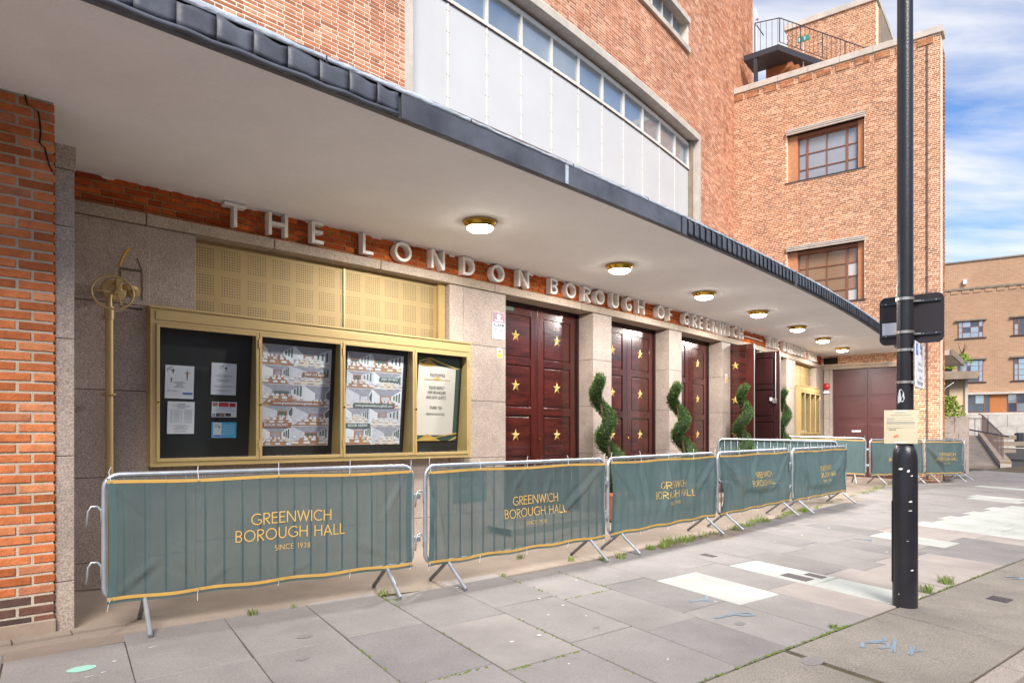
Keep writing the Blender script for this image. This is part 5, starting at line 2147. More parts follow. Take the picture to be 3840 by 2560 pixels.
mb = MB(); mb.quad([TW(-1.03, -.895, 15.27), TW(-.96, -.895, 15.27), TW(-.96, -.895, 15.39), TW(-1.03, -.895, 15.39)]); mb.quad([TW(-.85, -.895, 15.26), TW(-.80, -.895, 15.26), TW(-.80, -.895, 15.40), TW(-.85, -.895, 15.40)]); mb.build('pictogram', 'white_plain', r, recalc=False)
r = thing('floodlight', 'white floodlight on a short pole beside the roof landing', 'light', TW(-2.46, -.7, 16.2))
MB().tube([TW(-2.44, -.72, 15.3), TW(-2.44, -.72, 16.5)], .022, 8).build('pole', 'white_plain', r)
MB().prism(lambda a, b, c: TW(a, c, b), [(-2.52, 16.9), (-2.44, 16.86), (-2.36, 16.5), (-2.44, 16.45)], -.80, -.66).build('head', 'white_plain', r)

# ================================================================== BARRIERS
def barrier(p0, p1, label, seed, wrinkle=.02, cloth='cloth_a', text=True, dz=0.0, flip=False, hooks=False, drape=0.0, creases=(), banner=True, H_=1.22, z0=.25, bars_front=False):
    """steel crowd barrier from plan point p0 to p1 with a printed mesh banner tied to its street side"""
    rg = random.Random(seed)
    x0, y0 = p0
    x1, y1 = p1
    L_ = hypot(x1 - x0, y1 - y0)
    ex, ey = (x1 - x0) / L_, (y1 - y0) / L_
    nx, ny = ey, -ex
    if flip:
        nx, ny = -nx, -ny
    ga, gb = gz(x0, y0) + dz, gz(x1, y1) + dz

    def T(a, b, c):
        g = ga + (gb - ga) * a / L_
        return Vector((x0 + ex * a + nx * b, y0 + ey * a + ny * b, g + c))
    root = thing('crowd_barrier', label, 'barrier', T(L_ / 2, 0, 0), 'banner covered crowd barriers round the entrance')
    r = .021
    rc = .10
    # frame tube with rounded corners
    pts = []
    for cx_, cz_, a0 in ((L_ - rc, H_ - rc - r, 0), (rc, H_ - rc - r, 90), (rc, z0 + rc, 180), (L_ - rc, z0 + rc, 270)):
        for k in range(6):
            a = radians(a0 + 90 * k / 5)
            pts.append(T(cx_ + rc * cos(a), 0, cz_ + rc * sin(a)))
    fr = MB().tube(pts, r, 10, closed=True).build('frame', 'galv', root, smooth=True)
    nb = 17
    for i in range(nb):
        a = .13 + (L_ - .26) * i / (nb - 1)
        MB().tube([T(a, 0, z0 + r), T(a, 0, H_ - 2 * r)], .0085, 6).build('bar', 'galv_dark', fr, smooth=True)
    # splayed feet
    for a in (.27, L_ - .27):
        for sgn in (1, -1):
            MB().tube([T(a, 0, z0 + .0), T(a, sgn * .10, z0 - .085), T(a, sgn * .30, .012)], .0185, 10).build('foot', 'galv' if sgn > 0 else 'galv_dark', root, smooth='auto')  # feet on the banner side paler than those behind
    # hooks and eyes
    for zz in (.46, .88):
        if hooks:
            MB().tube([T(-.02, 0, zz - .04), T(-.02, 0, zz + .05), T(-.045, 0, zz + .085), T(-.085, 0, zz + .085), T(-.105, 0, zz + .05), T(-.115, 0, zz - .07)], .0085, 8).build('hook', 'galv', root, smooth=True)
        MB().box(T, L_ + .012, L_ + .085, -.014, .014, zz, zz + .05).build('coupling_lug', 'galv', root, bevel=.004)
    if not banner:
        return root
    # banner surface
    ph = [rg.uniform(0, 6.28) for _ in range(8)]
    am = [rg.uniform(.5, 1) for _ in range(8)]

    def off(u, v):
        """u 0..1 along, v 0..1 up"""
        x = u * L_
        env = sin(pi * min(1, max(0, v))) ** .8
        w = 0
        w += am[0] * sin(x * 9.0 + ph[0] + .8 * sin(v * 3 + ph[5]))
        w += am[1] * .6 * sin(x * 17 + ph[1] + v * 2.2)
        w += am[2] * .16 * sin(x * 31 + ph[2] - v * 3)
        w *= 1.0 * wrinkle * (.35 + .65 * (sin(x * 2.3 + ph[3]) * .5 + .5))
        sc = 0
        # tension creases running from the ties towards the middle
        for k, tx in enumerate((.02, .25, .5, .75, .98)):
            for vy, sg in ((1, -1), (0, 1)):
                dx, dy = (u - tx) * L_, (v - vy) * .9 * sg
                q = abs(dx - dy * (.6 * sin(ph[k % 8] * 3)))
                sc -= .35 * wrinkle * math.exp(-(q / .05) ** 2) * math.exp(-dy / .35) if dy > 0 else 0
        for (ua, va), (ub_, vb), amp, wd in creases:
            ax_, ay_ = (u - ua) * L_, (v - va) * .95
            bx_, by_ = (ub_ - ua) * L_, (vb - va) * .95
            ll = hypot(bx_, by_)
            tt = (ax_ * bx_ + ay_ * by_) / (ll * ll)
            pp = (ax_ * by_ - ay_ * bx_) / ll
            if -.2 < tt < 1.2:
                sc += 1.4 * amp * math.exp(-(pp / wd) ** 2) * max(0, sin(pi * min(1, max(0, (tt + .2) / 1.4)))) - .9 * amp * math.exp(-((pp - 1.6 * wd) / wd) ** 2) * max(0, sin(pi * min(1, max(0, (tt + .2) / 1.4))))
        sag = drape * sin(pi * u) * (v * (1 - v)) * 4
        swag = drape * .5 * math.cos(7 * math.sqrt((u - .5) ** 2 * 6 + (v - .95) ** 2 * 3) + ph[4])
        return .030 + (w + sc + sag + swag) * env + .012 * env

    zb0, zb1 = z0 - .035, H_ - .052

    def hang(u, v):
        t_ = .014 * sin(u * pi * 4 + ph[6]) ** 2 * (1 - v) * (1 if drape else .6)
        k = .006 * sin(u * 12 + ph[7]) * v
        return zb0 + (zb1 - zb0) * v + t_ - k

    def BS(u, v, e=0):
        inset = .012 + .018 * sin(pi * v)
        return T(inset + (L_ - 2 * inset) * u, off(u, v) + e, hang(u, v))
    nu, nv = 150, 36
    mb_ = MB()
    for j in range(nv + 1):
        for i in range(nu + 1):
            mb_.v.append(tuple(BS(i / nu, j / nv)))
    hem = MB()
    for j in range(nv):
        for i in range(nu):
            k = j * (nu + 1) + i
            mb_.f.append((k, k + 1, k + nu + 2, k + nu + 1))
    bn = mb_.build('banner', cloth, root, smooth=True, recalc=False)
    for v0, v1, nm in ((.960, .988, 'gold_hem'), (.024, .052, 'gold_hem')):
        h_ = MB()
        for i in range(nu):
            a, b = i / nu, (i + 1) / nu
            h_.quad([BS(a, v0, .003), BS(b, v0, .003), BS(b, v1, .003), BS(a, v1, .003)])
        h_.build(nm, 'gold_hem', bn, smooth=True, recalc=False)
    # doubled dark side hems
    for u0, u1 in ((.0, .022), (.978, 1.0)):
        h_ = MB()
        for j in range(nv):
            a, b = j / nv, (j + 1) / nv
            h_.quad([BS(u0, a, .002), BS(u1, a, .002), BS(u1, b, .002), BS(u0, b, .002)])
        h_.build('side_hem', 'cloth_b', bn, smooth=True, recalc=False)
    # cable ties and eyelets
    for u in (.01, .25, .5, .75, .99):
        for v, zt in ((.972, H_ - .01), (.04, z0 - .03)):
            p = BS(u, v, .006)
            MB().tube([p + Vector((nx, ny, 0)) * 0 + (T(.008 * cos(a * pi / 5), 0, .008 * sin(a * pi / 5)) - T(0, 0, 0)) for a in range(10)], .003, 5, closed=True).build('eyelet', 'brass_paint', bn)
            q = T(u * L_, .03, zt + .012)
            tail = rg.uniform(.03, .07) * (1 if v > .5 else -1)
            MB().tube([p, q, q + Vector((ex * rg.uniform(-.02, .02), ey * .01, tail))], .0022, 5).build('cable_tie', 'tie', bn)
    if text:
        tx = MB()
        t_ = .095
        sc_ = L_ / 2.55
        for line, zc, hh, gap in (('GREENWICH', .590, .098, .15), ('BOROUGH HALL', .455, .098, .15), ('SINCE 1938', .330, .045, .22)):
            W2 = stroke_width(line, t_, gap) * hh
            xs0 = L_ * (.545 if not flip else .5) - W2 / 2
            zz0 = zc * (H_ / 1.22) - hh / 2 + .20
            stroke_text(tx, line, lambda a, b, e, hh=hh, xs0=xs0, zz0=zz0: BS((xs0 + a * hh) / L_, (zz0 + b * hh - zb0) / (zb1 - zb0), .007 + .0004 * e), t_, gap, sub=4)
        tx.build('lettering', 'gold_text', bn, recalc=False)
    return root


def sd_pt(s, d):
    return WP(s, d)


barrier(sd_pt(-.06, 1.60), sd_pt(2.46, 1.93), 'nearest green bannered barrier, left of the row, in front of the poster case', 1, .012, 'cloth_a', hooks=True, drape=.006, creases=(((.02, .05), (.12, .3), .016, .03), ((.25, .02), (.16, .22), .014, .03), ((.25, .02), (.33, .2), .012, .03), ((.5, .02), (.46, .18), .014, .025), ((.5, .02), (.60, .16), .014, .03), ((.78, .3), (.97, .08), .016, .04), ((.02, .95), (.1, .7), .012, .03), ((.97, .95), (.9, .6), .014, .03)))
barrier(sd_pt(2.55, 2.02), sd_pt(5.16, 2.12), 'second green bannered barrier from the left, before the first doorway', 2, .016, 'cloth_a', drape=.014, hooks=True, creases=(((.98, .95), (.72, .42), .03, .035), ((.5, .97), (.42, .75), .016, .03), ((.25, .97), (.3, .7), .014, .03), ((.55, .1), (.9, .2), .022, .03), ((.02, .7), (.07, .1), .02, .03), ((.66, .95), (.6, .6), .014, .04)))
barrier(sd_pt(5.27, 2.10), sd_pt(7.98, 2.08), 'third green bannered barrier from the left, with strong vertical folds', 3, .036, 'cloth_b', drape=.022, hooks=True, creases=(((.25, .97), (.3, .4), .03, .04), ((.5, .97), (.45, .3), .03, .04), ((.75, .97), (.7, .3), .026, .05), ((.98, .9), (.8, .5), .03, .04), ((.02, .95), (.15, .5), .03, .04)))
barrier(sd_pt(8.05, 2.10), sd_pt(10.86, 2.10), 'fourth green bannered barrier from the left, with deep sagging folds', 4, .036, 'cloth_b', drape=.04, hooks=True, creases=(((.02, .95), (.25, .45), .035, .05), ((.98, .9), (.7, .35), .035, .05), ((.5, .97), (.4, .5), .03, .05), ((.3, .4), (.7, .35), .03, .06)))
barrier(sd_pt(10.86, 2.18), sd_pt(13.75, 2.30), 'fifth green bannered barrier from the left, last before the gap', 5, .036, 'cloth_b', drape=.035, hooks=True, creases=(((.02, .95), (.2, .3), .035, .05), ((.98, .95), (.6, .3), .035, .05), ((.35, .95), (.4, .2), .03, .04), ((.2, .3), (.6, .25), .03, .06)))
barrier(sd_pt(12.25, .10), sd_pt(13.72, 2.15), 'barrier seen from behind, running from open doors out to the row', 6, .02, 'cloth_b', text=False, dz=.10, flip=True)
barrier(sd_pt(16.75, -.02), sd_pt(17.55, 1.90), 'barrier turned towards the far poster case, beyond the gap', 7, .02, 'cloth_b', text=False, dz=.11)
barrier((9.62, 18.35), (11.50, 19.15), 'far barrier left of the lamp post, before the maroon door', 8, .034, 'cloth_b', dz=.07, drape=.02)
barrier((11.58, 19.2), (13.10, 19.88), 'farthest barrier right of the lamp post, with a diagonal crease', 9, .022, 'cloth_b', dz=.07, drape=.02, creases=(((.05, .85), (.55, .08), .04, .06),))
barrier((13.22, 19.95), (13.9, 22.0), 'bare barrier end turned towards the planter, far right of the row', 10, .02, 'cloth_b', text=False, dz=.07)


# ================================================================== TOPIARY
def topiary(s, d, ztop, lean, turns, phase, label, seed, scale=1.0):
    rg = random.Random(seed)
    x, y = WP(s, d)
    g = gz(x, y) + .02
    root = thing('spiral_topiary', label, 'topiary', (x, y, g), 'spiral topiaries between the doors')
    MB().lathe([(.11, 0), (.14, .05), (.19, .40), (.21, .42), (.21, .47), (.18, .47), (.17, .42), (0, .42)], (x, y, g), 24).build('pot', 'terracotta', root, smooth='auto')
    tx, ty = lean
    MB().tube([(x, y, g + .4), (x + tx * .3, y + ty * .3, g + 1.1), (x + tx, y + ty, ztop - .1)], lambda t: .03 - .015 * t, 8).build('trunk', 'bark', root)
    zb = g + .52
    path = []
    n_ = 60
    for i in range(n_ + 1):
        t = i / n_
        a = phase + turns * 2 * pi * t
        amp = (.125 - .055 * t) * scale
        path.append((Vector((x + tx * t ** 1.2 + amp * cos(a), y + ty * t ** 1.2 + amp * sin(a), zb + (ztop - zb - .06) * t)), (.150 - .065 * t) * scale))
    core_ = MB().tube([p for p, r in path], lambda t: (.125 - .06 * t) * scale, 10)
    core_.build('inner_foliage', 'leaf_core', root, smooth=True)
    lf = MB()
    for k in range(12000):
        t = rg.random() ** .85
        f_ = t * n_
        i = min(int(f_), n_ - 1)
        p = path[i][0].lerp(path[i + 1][0], f_ - i)
        r = path[i][1]
        v = Vector((rg.gauss(0, 1), rg.gauss(0, 1), rg.gauss(0, 1)))
        v.normalize()
        rr = r * rg.uniform(.72, 1.12)
        c = p + v * rr
        dr = (v * .8 + Vector((rg.uniform(-.6, .6), rg.uniform(-.6, .6), rg.uniform(-.1, .9)))).normalized()
        sdv = dr.cross(Vector((rg.uniform(-1, 1), rg.uniform(-1, 1), rg.uniform(-1, 1)))).normalized()
        ln, w = rg.uniform(.02, .045) * scale, rg.uniform(.004, .009) * scale
        b = len(lf.v)
        lf.v += [tuple(c - sdv * w), tuple(c + sdv * w), tuple(c + dr * ln + sdv * w * .3)]
        lf.f.append((b, b + 1, b + 2))
    lf.build('foliage', 'leaf', root, recalc=False)
    return root


topiary(7.55, .55, 2.66, (-.33, -.12), 2.6, 2.0, 'clipped green spiral shrub leaning left, in front of the first pilaster', 21)
topiary(9.98, .55, 2.66, (-.30, -.10), 2.7, 1.2, 'clipped green spiral shrub before the second pilaster, tip bent left', 22)
topiary(12.55, .50, 2.78, (.10, .08), 2.7, .3, 'clipped green spiral shrub standing against the open starred door', 23, 1.0)
topiary(15.72, .34, 2.84, (.05, .05), 2.6, 1.0, 'clipped green spiral shrub half hidden behind the dark open door', 24)

# ================================================================== LAMP POST AND ITS SIGNS
px_, py_ = 3.685, 6.40
pg = gz(px_, py_)
post = thing('lamp_post', 'tall black lamp post with stout scuffed base on the pavement', 'lamp post', (px_, py_, pg))
MB().lathe([(.106, -.02), (.106, 1.36), (.104, 1.41), (.096, 1.455), (.082, 1.49), (.074, 1.50), (.0, 1.50)], (px_, py_, pg), 36).build('base_column', 'black_paint', post, smooth='auto')
MB().lathe([(.0725, 1.48), (.0695, 3.0), (.066, 6.0), (.06, 9.5), (0, 9.5)], (px_, py_, pg), 32).build('shaft', 'black_paint', post, smooth='auto')
MB().tube([(px_, py_, pg + 9.4), (px_ + .1, py_ - .4, pg + 9.9), (px_ + .3, py_ - 1.4, pg + 10.0)], .03, 10).build('bracket_arm', 'black_paint', post)
MB().box(IDN, px_ + .2, px_ + .42, py_ - 1.9, py_ - 1.3, pg + 9.93, pg + 10.05).build('lantern', 'black_paint', post, bevel=.03)
dv = Vector((px_, py_, 0)).normalized()
rv_ = Vector((dv.y, -dv.x, 0))


def PC(a, b, c):
    """post surface frame: a across (as seen from the street), b towards the viewer, c height above pavement"""
    return Vector((px_, py_, pg)) + rv_ * a - dv * b + Vector((0, 0, c))


def wrap(ang, r, z):
    return Vector((px_, py_, pg + z)) + (rv_ * sin(ang) - dv * cos(ang)) * r


mb = MB()
for k in range(8):
    a0 = -1.45 + .02 * k
mb.box(lambda a, b, c: wrap(a, .1065 + b, c), -1.75, -1.25, 0, .006, .22, .98, 4)
mb.build('access_door', 'black_paint', post)
mb = MB()
for a, z, w, h in ((-.35, 1.28, .35, .03), (.25, 1.26, .22, .05), (.52, 1.22, .2, .02), (.42, .98, .28, .03), (.4, .9, .3, .012), (.2, .62, .18, .008), (.55, .35, .25, .02), (-.5, .12, .1, .02)):
    q = []
    for x_, y_ in ((0, 0), (.6, -.3), (1, .3), (.8, 1), (.3, .8)):
        q.append(wrap(a + w * 1.2 * (x_ - .5), .1068, z + h * .5 * (y_ + RNG.uniform(-.2, .2))))
    mb.quad(q)
mb.build('paint_scuffs', 'gum', post, kind='stuff', recalc=False)
# torn stickers
stk = MB()
stk.quad([wrap(-.85 + .1 * x_, .0728, 1.90 + .028 * y_) for x_, y_ in ((-1, 0), (0, -.2), (3, .4), (6, .2), (8, 1.4), (7, 3.4), (4, 4.6), (1.5, 4.4), (0, 3), (-1, 2))])
tag(stk.build('torn_sticker', 'white_plain', recalc=False), 'torn white sticker remnant on the lamp post above the cream notice', 'sticker')
# laminated notice
nr = thing('taped_notice', 'cream laminated notice taped round the lamp post at eye level', 'notice', PC(0, .08, 1.5))
def NT(x, y, k=0):
    xx = (x - .5) * .272
    return PC(xx - .035, .083 - .35 * xx * xx + .0012 * k + .003 * sin(y * 4), 1.52 + y * .312)
o_ = sheet(lambda a, b: NT(a, b), 0, 1, 0, 1, 8).build('sheet', 'cream_paper', nr, recalc=False)
lines(nr, NT, [(.33, .7, .95), (.36, .62, .925), (.32, .68, .885), (.18, .84, .85), (.2, .8, .83), (.08, .88, .755), (.08, .3, .735), (.08, .84, .70), (.08, .3, .685)] + [(.08, .92, .65 - .017 * i) for i in range(5)] + [(.08, .92, .53), (.08, .92, .47), (.08, .5, .455)], 'ink_grey', k=1, h=.007)
mb = MB(); font_text(mb, '- 11/08/2025', lambda a, b: NT(.08 + a, .395 + b, 1), .055, 'LEFT'); mb.build('handwriting', 'ink', nr, recalc=False)
mb = MB(); mb.quad([NT(.28, .23, 2), NT(.32, .17, 2), (NT(.45, .22, 2)), NT(.40, .275, 2)]); mb.build('orange_blot', 'orange_ink', nr, recalc=False)
for y in (.02, .955):
    mb = MB(); rect(mb, lambda a, b: NT(a, b, 1.5), .3, .7, y, y + .03); mb.build('tape_strip', 'white_plain', nr, recalc=False)

# square sign seen from behind
A_, B_ = Vector((3.607, 6.70, 0)), Vector((4.02, 6.35, 0))
e_ = (B_ - A_).normalized()
n_ = Vector((e_.y, -e_.x, 0))
if n_.dot(Vector((3.8, 6.5, 0))) > 0:
    n_ = -n_
WS = (B_ - A_).length


def SB(a, b, c):
    return Vector((A_.x, A_.y, 2.55)) + e_ * a + n_ * b + Vector((0, 0, c))


sg = thing('sign_board', 'dark square sign seen from behind, clamped to the lamp post', 'sign', SB(WS / 2, 0, 0))
poly = []
rr, hs = .06, .465
for cx_, cz_, a0 in ((WS - rr, hs - rr, 0), (rr, hs - rr, 90), (rr, rr, 180), (WS - rr, rr, 270)):
    for k in range(6):
        a = radians(a0 + 18 * k)
        poly.append((cx_ + rr * cos(a), cz_ + rr * sin(a)))
MB().prism(lambda a, b, c: SB(a, c, b), poly, -.004, 0).build('plate', 'sign_back', sg)
MB().prism(lambda a, b, c: SB(a, c, b), [(WS / 2 + (x - WS / 2) * 1.006, hs / 2 + (z - hs / 2) * 1.006) for x, z in poly], -.008, -.0045).build('plate_face', 'steel', sg)
for z in (.075, .385):
    MB().box(SB, .015, WS - .02, .001, .016, z, z + .022).build('channel_rail', 'black_steel', sg, bevel=.002)
    for k in range(5):
        MB().lathe([(.006, 0), (.006, .003), (0, .003)], (0, 0, 0), 8, T=lambda x, y, q, k=k, z=z: SB(.06 + k * .105 + x, .017 + q, z + .011 + y)).build('rivet', 'steel', sg)
    MB().tube([SB(.30, .03, z + .011), SB(.36, .025, z + .011)], .010, 8).build('clamp_bolt', 'steel', sg)
def zring(z, h, mat, nm, par, r=.0745):
    MB().box(lambda a, b, c: wrap(a, r + b, z + c), -pi, pi, -.002, .004, 0, h, 28).build(nm, mat, par)
zring(2.55 + .385 - pg, .026, 'steel', 'band_clamp', sg)
zring(2.55 + .075 - pg, .026, 'steel', 'band_clamp', sg)
mb = MB(); rect(mb, lambda a, b: SB(a, .003, b), .025, .155, .055 + .04, .055 + .16); mb.build('grey_sticker', 'paper', sg, recalc=False)
mb = MB(); rect(mb, lambda a, b: SB(a, .0036, b), .158, .225, .10, .20); mb.build('white_sticker', 'white_plain', sg, recalc=False)
mb = MB(); ribbon(mb, [(.192 + .026 * cos(a * pi / 9), .163 + .028 * sin(a * pi / 9)) for a in range(18)], True, .006, lambda a, b, c: SB(a, .0046, b), 0, 0, flat=True); mb.build('red_ring', 'red_ink', sg, recalc=False)
mb = MB(); font_text(mb, '\u00a3', lambda a, b: SB(.192 + a, .0052, .147 + b), .046, 'CENTER', .0006); mb.build('lettering', 'ink', sg, recalc=False)

# parking plate
A2, B2 = Vector((3.715, 6.29, 0)), Vector((4.03, 6.68, 0))
e2 = (B2 - A2).normalized()
n2 = Vector((e2.y, -e2.x, 0))
W2_ = (B2 - A2).length


def PS(a, b, c):
    return Vector((A2.x, A2.y, 2.125)) + e2 * a + n2 * b + Vector((0, 0, c))


pk = thing('parking_plate', 'white parking plate turned towards the road on the lamp post', 'sign', PS(.2, 0, 0))
MB().box(PS, 0, W2_, -.003, .003, 0, .425).build('plate', 'white_plain', pk, bevel=.002)
MB().box(PS, -.004, W2_ + .004, -.006, -.0035, -.004, .429).build('plate_edge', 'steel', pk)
mb = MB(); rect(mb, lambda a, b: PS(a, .0045, b), .03, .14, .30, .405); mb.build('blue_field', 'blue_ink', pk, recalc=False)
mb = MB(); font_text(mb, 'P', lambda a, b: PS(.085 + a, .006, .315 + b), .11, 'CENTER', .001); mb.build('lettering', 'white_plain', pk, recalc=False)
for tx, x, y, s_ in (('Sunday', .28, .085, .05), ('9 am - 6 pm', .25, .03, .06), ('Mon - Sat', .26, .21, .05), ('9 am - 6 pm', .25, .155, .05), ('Permit', .3, .37, .045), ('holders', .3, .32, .045)):
    mb = MB(); font_text(mb, tx, lambda a, b: PS(x + a, .005, y + b), s_, 'CENTER', .0008); mb.build('lettering', 'ink' if s_ >= .06 else 'ink_grey', pk, recalc=False)
for z in (2.46, 2.16):
    zring(z - pg, .024, 'steel', 'band_clamp', pk)
    MB().box(PS, .0, .06, -.03, -.006, z - 2.125 - .005, z - 2.125 + .02).build('clip', 'steel', pk)

# ================================================================== MARKS AND WEEDS ON THE PAVING
def mark(label, name, mat, strokes, w, dz=.003, cat='paint mark', group=None):
    mb_ = MB()
    for pts in strokes:
        for _ in range(5):
            q = [(u + RNG.uniform(-.02, .02), v + RNG.uniform(-.02, .02)) for u, v in pts]
            ribbon(mb_, q, False, w * RNG.uniform(.25, .7), lambda a, b, c, e=_: PV(a, b, dz + .0005 * e), 0, 0, flat=True)
    return tag(mb_.build(name, mat, recalc=False), label, cat, group)


mark('blue sprayed scribble on the kerbside strip, nearest the viewer', 'spray_mark', 'blue_spray',
     [[(.33, 1.66), (.28, 1.75), (.33, 1.86), (.41, 1.92), (.46, 1.84), (.42, 1.74)], [(.30, 1.80), (.36, 1.98), (.33, 2.06)], [(.52, 1.75), (.42, 2.02), (.40, 2.08)], [(.62, 1.80), (.60, 1.9), (.64, 1.97)], [(.60, 1.88), (.56, 2.02)]], .022)
mark('blue sprayed arrow mark on the grey slabs left of the lamp post', 'spray_mark', 'blue_spray', [[(-.79, 1.28), (-.76, 1.45), (-.78, 1.6)], [(-.78, 1.5), (-.68, 1.56), (-.64, 1.66), (-.70, 1.68), (-.74, 1.6)]], .02)
mark('faint blue sprayed mark on the strip by the right edge', 'spray_mark', 'blue_spray', [[(.2, 5.5), (.26, 5.6), (.34, 5.62), (.34, 5.5), (.28, 5.46)]], .025)
mark('faint blue sprayed mark on dark slabs beyond the lamp post', 'spray_mark', 'blue_spray', [[(-1.95, 6.3), (-1.8, 6.45), (-1.82, 6.6)], [(-1.9, 6.4), (-1.75, 6.4)]], .03)
mark('faint blue sprayed mark beside the white slab', 'spray_mark', 'blue_spray', [[(-1.25, 1.5), (-1.2, 1.7), (-1.28, 1.8)], [(-1.2, 1.62), (-1.1, 1.7)]], .025)
mb = MB()
mb.quad([PV(-2.56 + .055 * cos(a * pi / 8) * (1 + .12 * sin(3 * a)), -3.34 + .085 * sin(a * pi / 8), .003) for a in range(16)])
tag(mb.build('paint_splash', 'mint', recalc=False), 'mint green oval paint splash on the slab at lower left', 'paint splash')
mb = MB()
rgm = random.Random(5)
for k in range(42):
    u, v = rgm.uniform(-3.2, -.05), rgm.uniform(-3.6, 9)
    r_ = rgm.uniform(.004, .016)
    mb.quad([PV(u + r_ * cos(a * 2 * pi / 7) * rgm.uniform(.6, 1.2), v + r_ * 1.4 * sin(a * 2 * pi / 7), .0035) for a in range(7)])
for u, v, l in ((-2.75, -2.93, .06), (-2.38, -3.33, .07), (-2.41, -3.24, .04)):
    mb.quad([PV(u, v, .0035), PV(u + .008, v + .01, .0035), PV(u - .01, v + l, .0035)])
g_ = mb.build('paint_flecks', 'gum', recalc=False)
g_['kind'] = 'stuff'
tag(g_, 'small white paint flecks and gum spots scattered over the slabs', 'flecks')
g_ = MB()
for u, v, r_ in ((-.57, 1.34, .05), (-2.35, -1.9, .05), (-1.9, -2.05, .04), (-1.2, .2, .03), (.25, 1.05, .09)):
    g_.quad([PV(u + r_ * cos(a * 2 * pi / 9) * rgm.uniform(.7, 1.1), v + r_ * 1.3 * sin(a * 2 * pi / 9), .0028) for a in range(9)])
g_ = g_.build('damp_spots', 'slab_dark', recalc=False)
g_['kind'] = 'stuff'
tag(g_, 'small dark stains on the paving', 'stains')


def cover_plate(name, label, u0, u1, v0, v1, bars):
    r_ = tag(MB().box(lambda a, b, c: PV(a, b, c), u0, u1, v0, v1, -.02, .003).build(name, 'iron'), label, 'cover', 'iron covers in the paving')
    for k in range(bars):
        a = u0 + (u1 - u0) * (k + .5) / bars
        MB().box(lambda p, b, c: PV(p, b, c), a - .008, a + .008, v0 + .02, v1 - .02, .003, .0065).build('raised_rib', 'iron', r_)


cover_plate('iron_cover', 'pair of ribbed iron covers between the white slabs, larger of the two', -1.34, -1.02, 3.24, 3.42, 9)
cover_plate('iron_cover', 'small ribbed iron cover next to the larger pair, round end', -1.20, -.98, 3.50, 3.64, 6)
cover_plate('iron_cover', 'small dark iron cover at the far end of the white slab', -2.56, -2.36, 3.34, 3.46, 6)
cover_plate('iron_cover', 'rectangular iron cover in the kerbside strip at right', .40, .58, 4.18, 4.40, 7)

# weeds and moss
gr = MB()
rgw = random.Random(9)


def tuft(x, y, n_, h, r_):
    z = gz(x, y)
    for k in range(n_):
        a = rgw.uniform(0, 6.28)
        d_ = r_ * rgw.random() ** .5
        bx, by = x + d_ * cos(a), y + d_ * sin(a)
        l = h * rgw.uniform(.5, 1.1)
        lx, ly = rgw.uniform(-.7, .7) * l, rgw.uniform(-.7, .7) * l
        w = rgw.uniform(.002, .005)
        c, s_ = cos(a) * w, sin(a) * w
        b = len(gr.v)
        gr.v += [(bx - s_, by + c, z), (bx + s_, by - c, z), (bx + lx * .5 + s_ * .6, by + ly * .5 - c * .6, z + l * .7), (bx + lx * .5 - s_ * .6, by + ly * .5 + c * .6, z + l * .7), (bx + lx, by + ly, z + l * .95)]
        gr.f += [(b, b + 1, b + 2, b + 3), (b + 3, b + 2, b + 4)]


for x, y, n_, h, r_ in ((-2.17, 5.72, 46, .07, .05), (-1.21, 6.43, 50, .06, .06), (-1.05, 6.25, 20, .03, .04), (.1, 8.21, 40, .06, .06), (-.1, 7.29, 22, .04, .04), (.71, 8.14, 40, .06, .05), (1.33, 8.33, 60, .08, .07), (1.1, 8.2, 50, .07, .07), (1.81, 8.93, 70, .08, .08), (2.02, 9.1, 50, .08, .08), (4.66, 7.33, 90, .10, .09), (4.2, 6.93, 80, .10, .07), (2.67, 5.67, 40, .04, .05), (-1.9, 5.95, 15, .04, .03)):
    tuft(x, y, n_, h, r_)
for k in range(40):          # fringe where slabs meet the apron
    t = rgw.random()
    s_ = 6.2 + 5.5 * t
    x, y = WP(s_, front_limit(s_) + rgw.uniform(-.08, .10))
    tuft(x, y, rgw.randint(18, 46), rgw.uniform(.05, .13), .10)
for k in range(26):
    s_ = rgw.uniform(12, 20)
    x, y = WP(s_, front_limit(s_) + rgw.uniform(-.1, .1))
    tuft(x, y, 14, .07, .08)
g_ = gr.build('grass', 'grass', recalc=False)
g_['kind'] = 'stuff'
tag(g_, 'tufts of bright green grass growing in the paving joints', 'grass')
ms = MB()
for u0, v0, u1, v1, n_ in ((0, .2, 0, 2.2, 90), (0, 3.6, 0, 6.6, 60), (0, -1.5, 0, .3, 40), (-1.0, -1.64, -2.1, -1.64, 14), (-1.03, -1.5, -1.03, -.95, 20), (-.88, -.9, -.88, -.25, 22), (-.2, -.95, -1.9, -.95, 16), (-3.0, .5, -2.1, .5, 16), (-2.9, 1.16, -2.0, 1.16, 14), (-3.1, -.95, -2.5, -.95, 12), (-1.98, .5, -1.98, 1.1, 12), (-.3, -.23, -1.9, -.23, 18)):
    for k in range(n_):
        t = rgw.random()
        u, v = u0 + (u1 - u0) * t + rgw.uniform(-.012, .012), v0 + (v1 - v0) * t + rgw.uniform(-.012, .012)
        r_ = rgw.uniform(.004, .013)
        b = len(ms.v)
        m_ = 6
        ms.v += [tuple(PV(u + r_ * cos(a * 2 * pi / m_), v + r_ * 1.6 * sin(a * 2 * pi / m_), -.002)) for a in range(m_)] + [tuple(PV(u, v, .006 + r_ * .4))]
        ms.f += [(b + a, b + (a + 1) % m_, b + m_) for a in range(m_)]
g_ = ms.build('moss_line', 'moss', recalc=False)
g_['kind'] = 'stuff'
tag(g_, 'low green moss along the slab joints', 'moss')

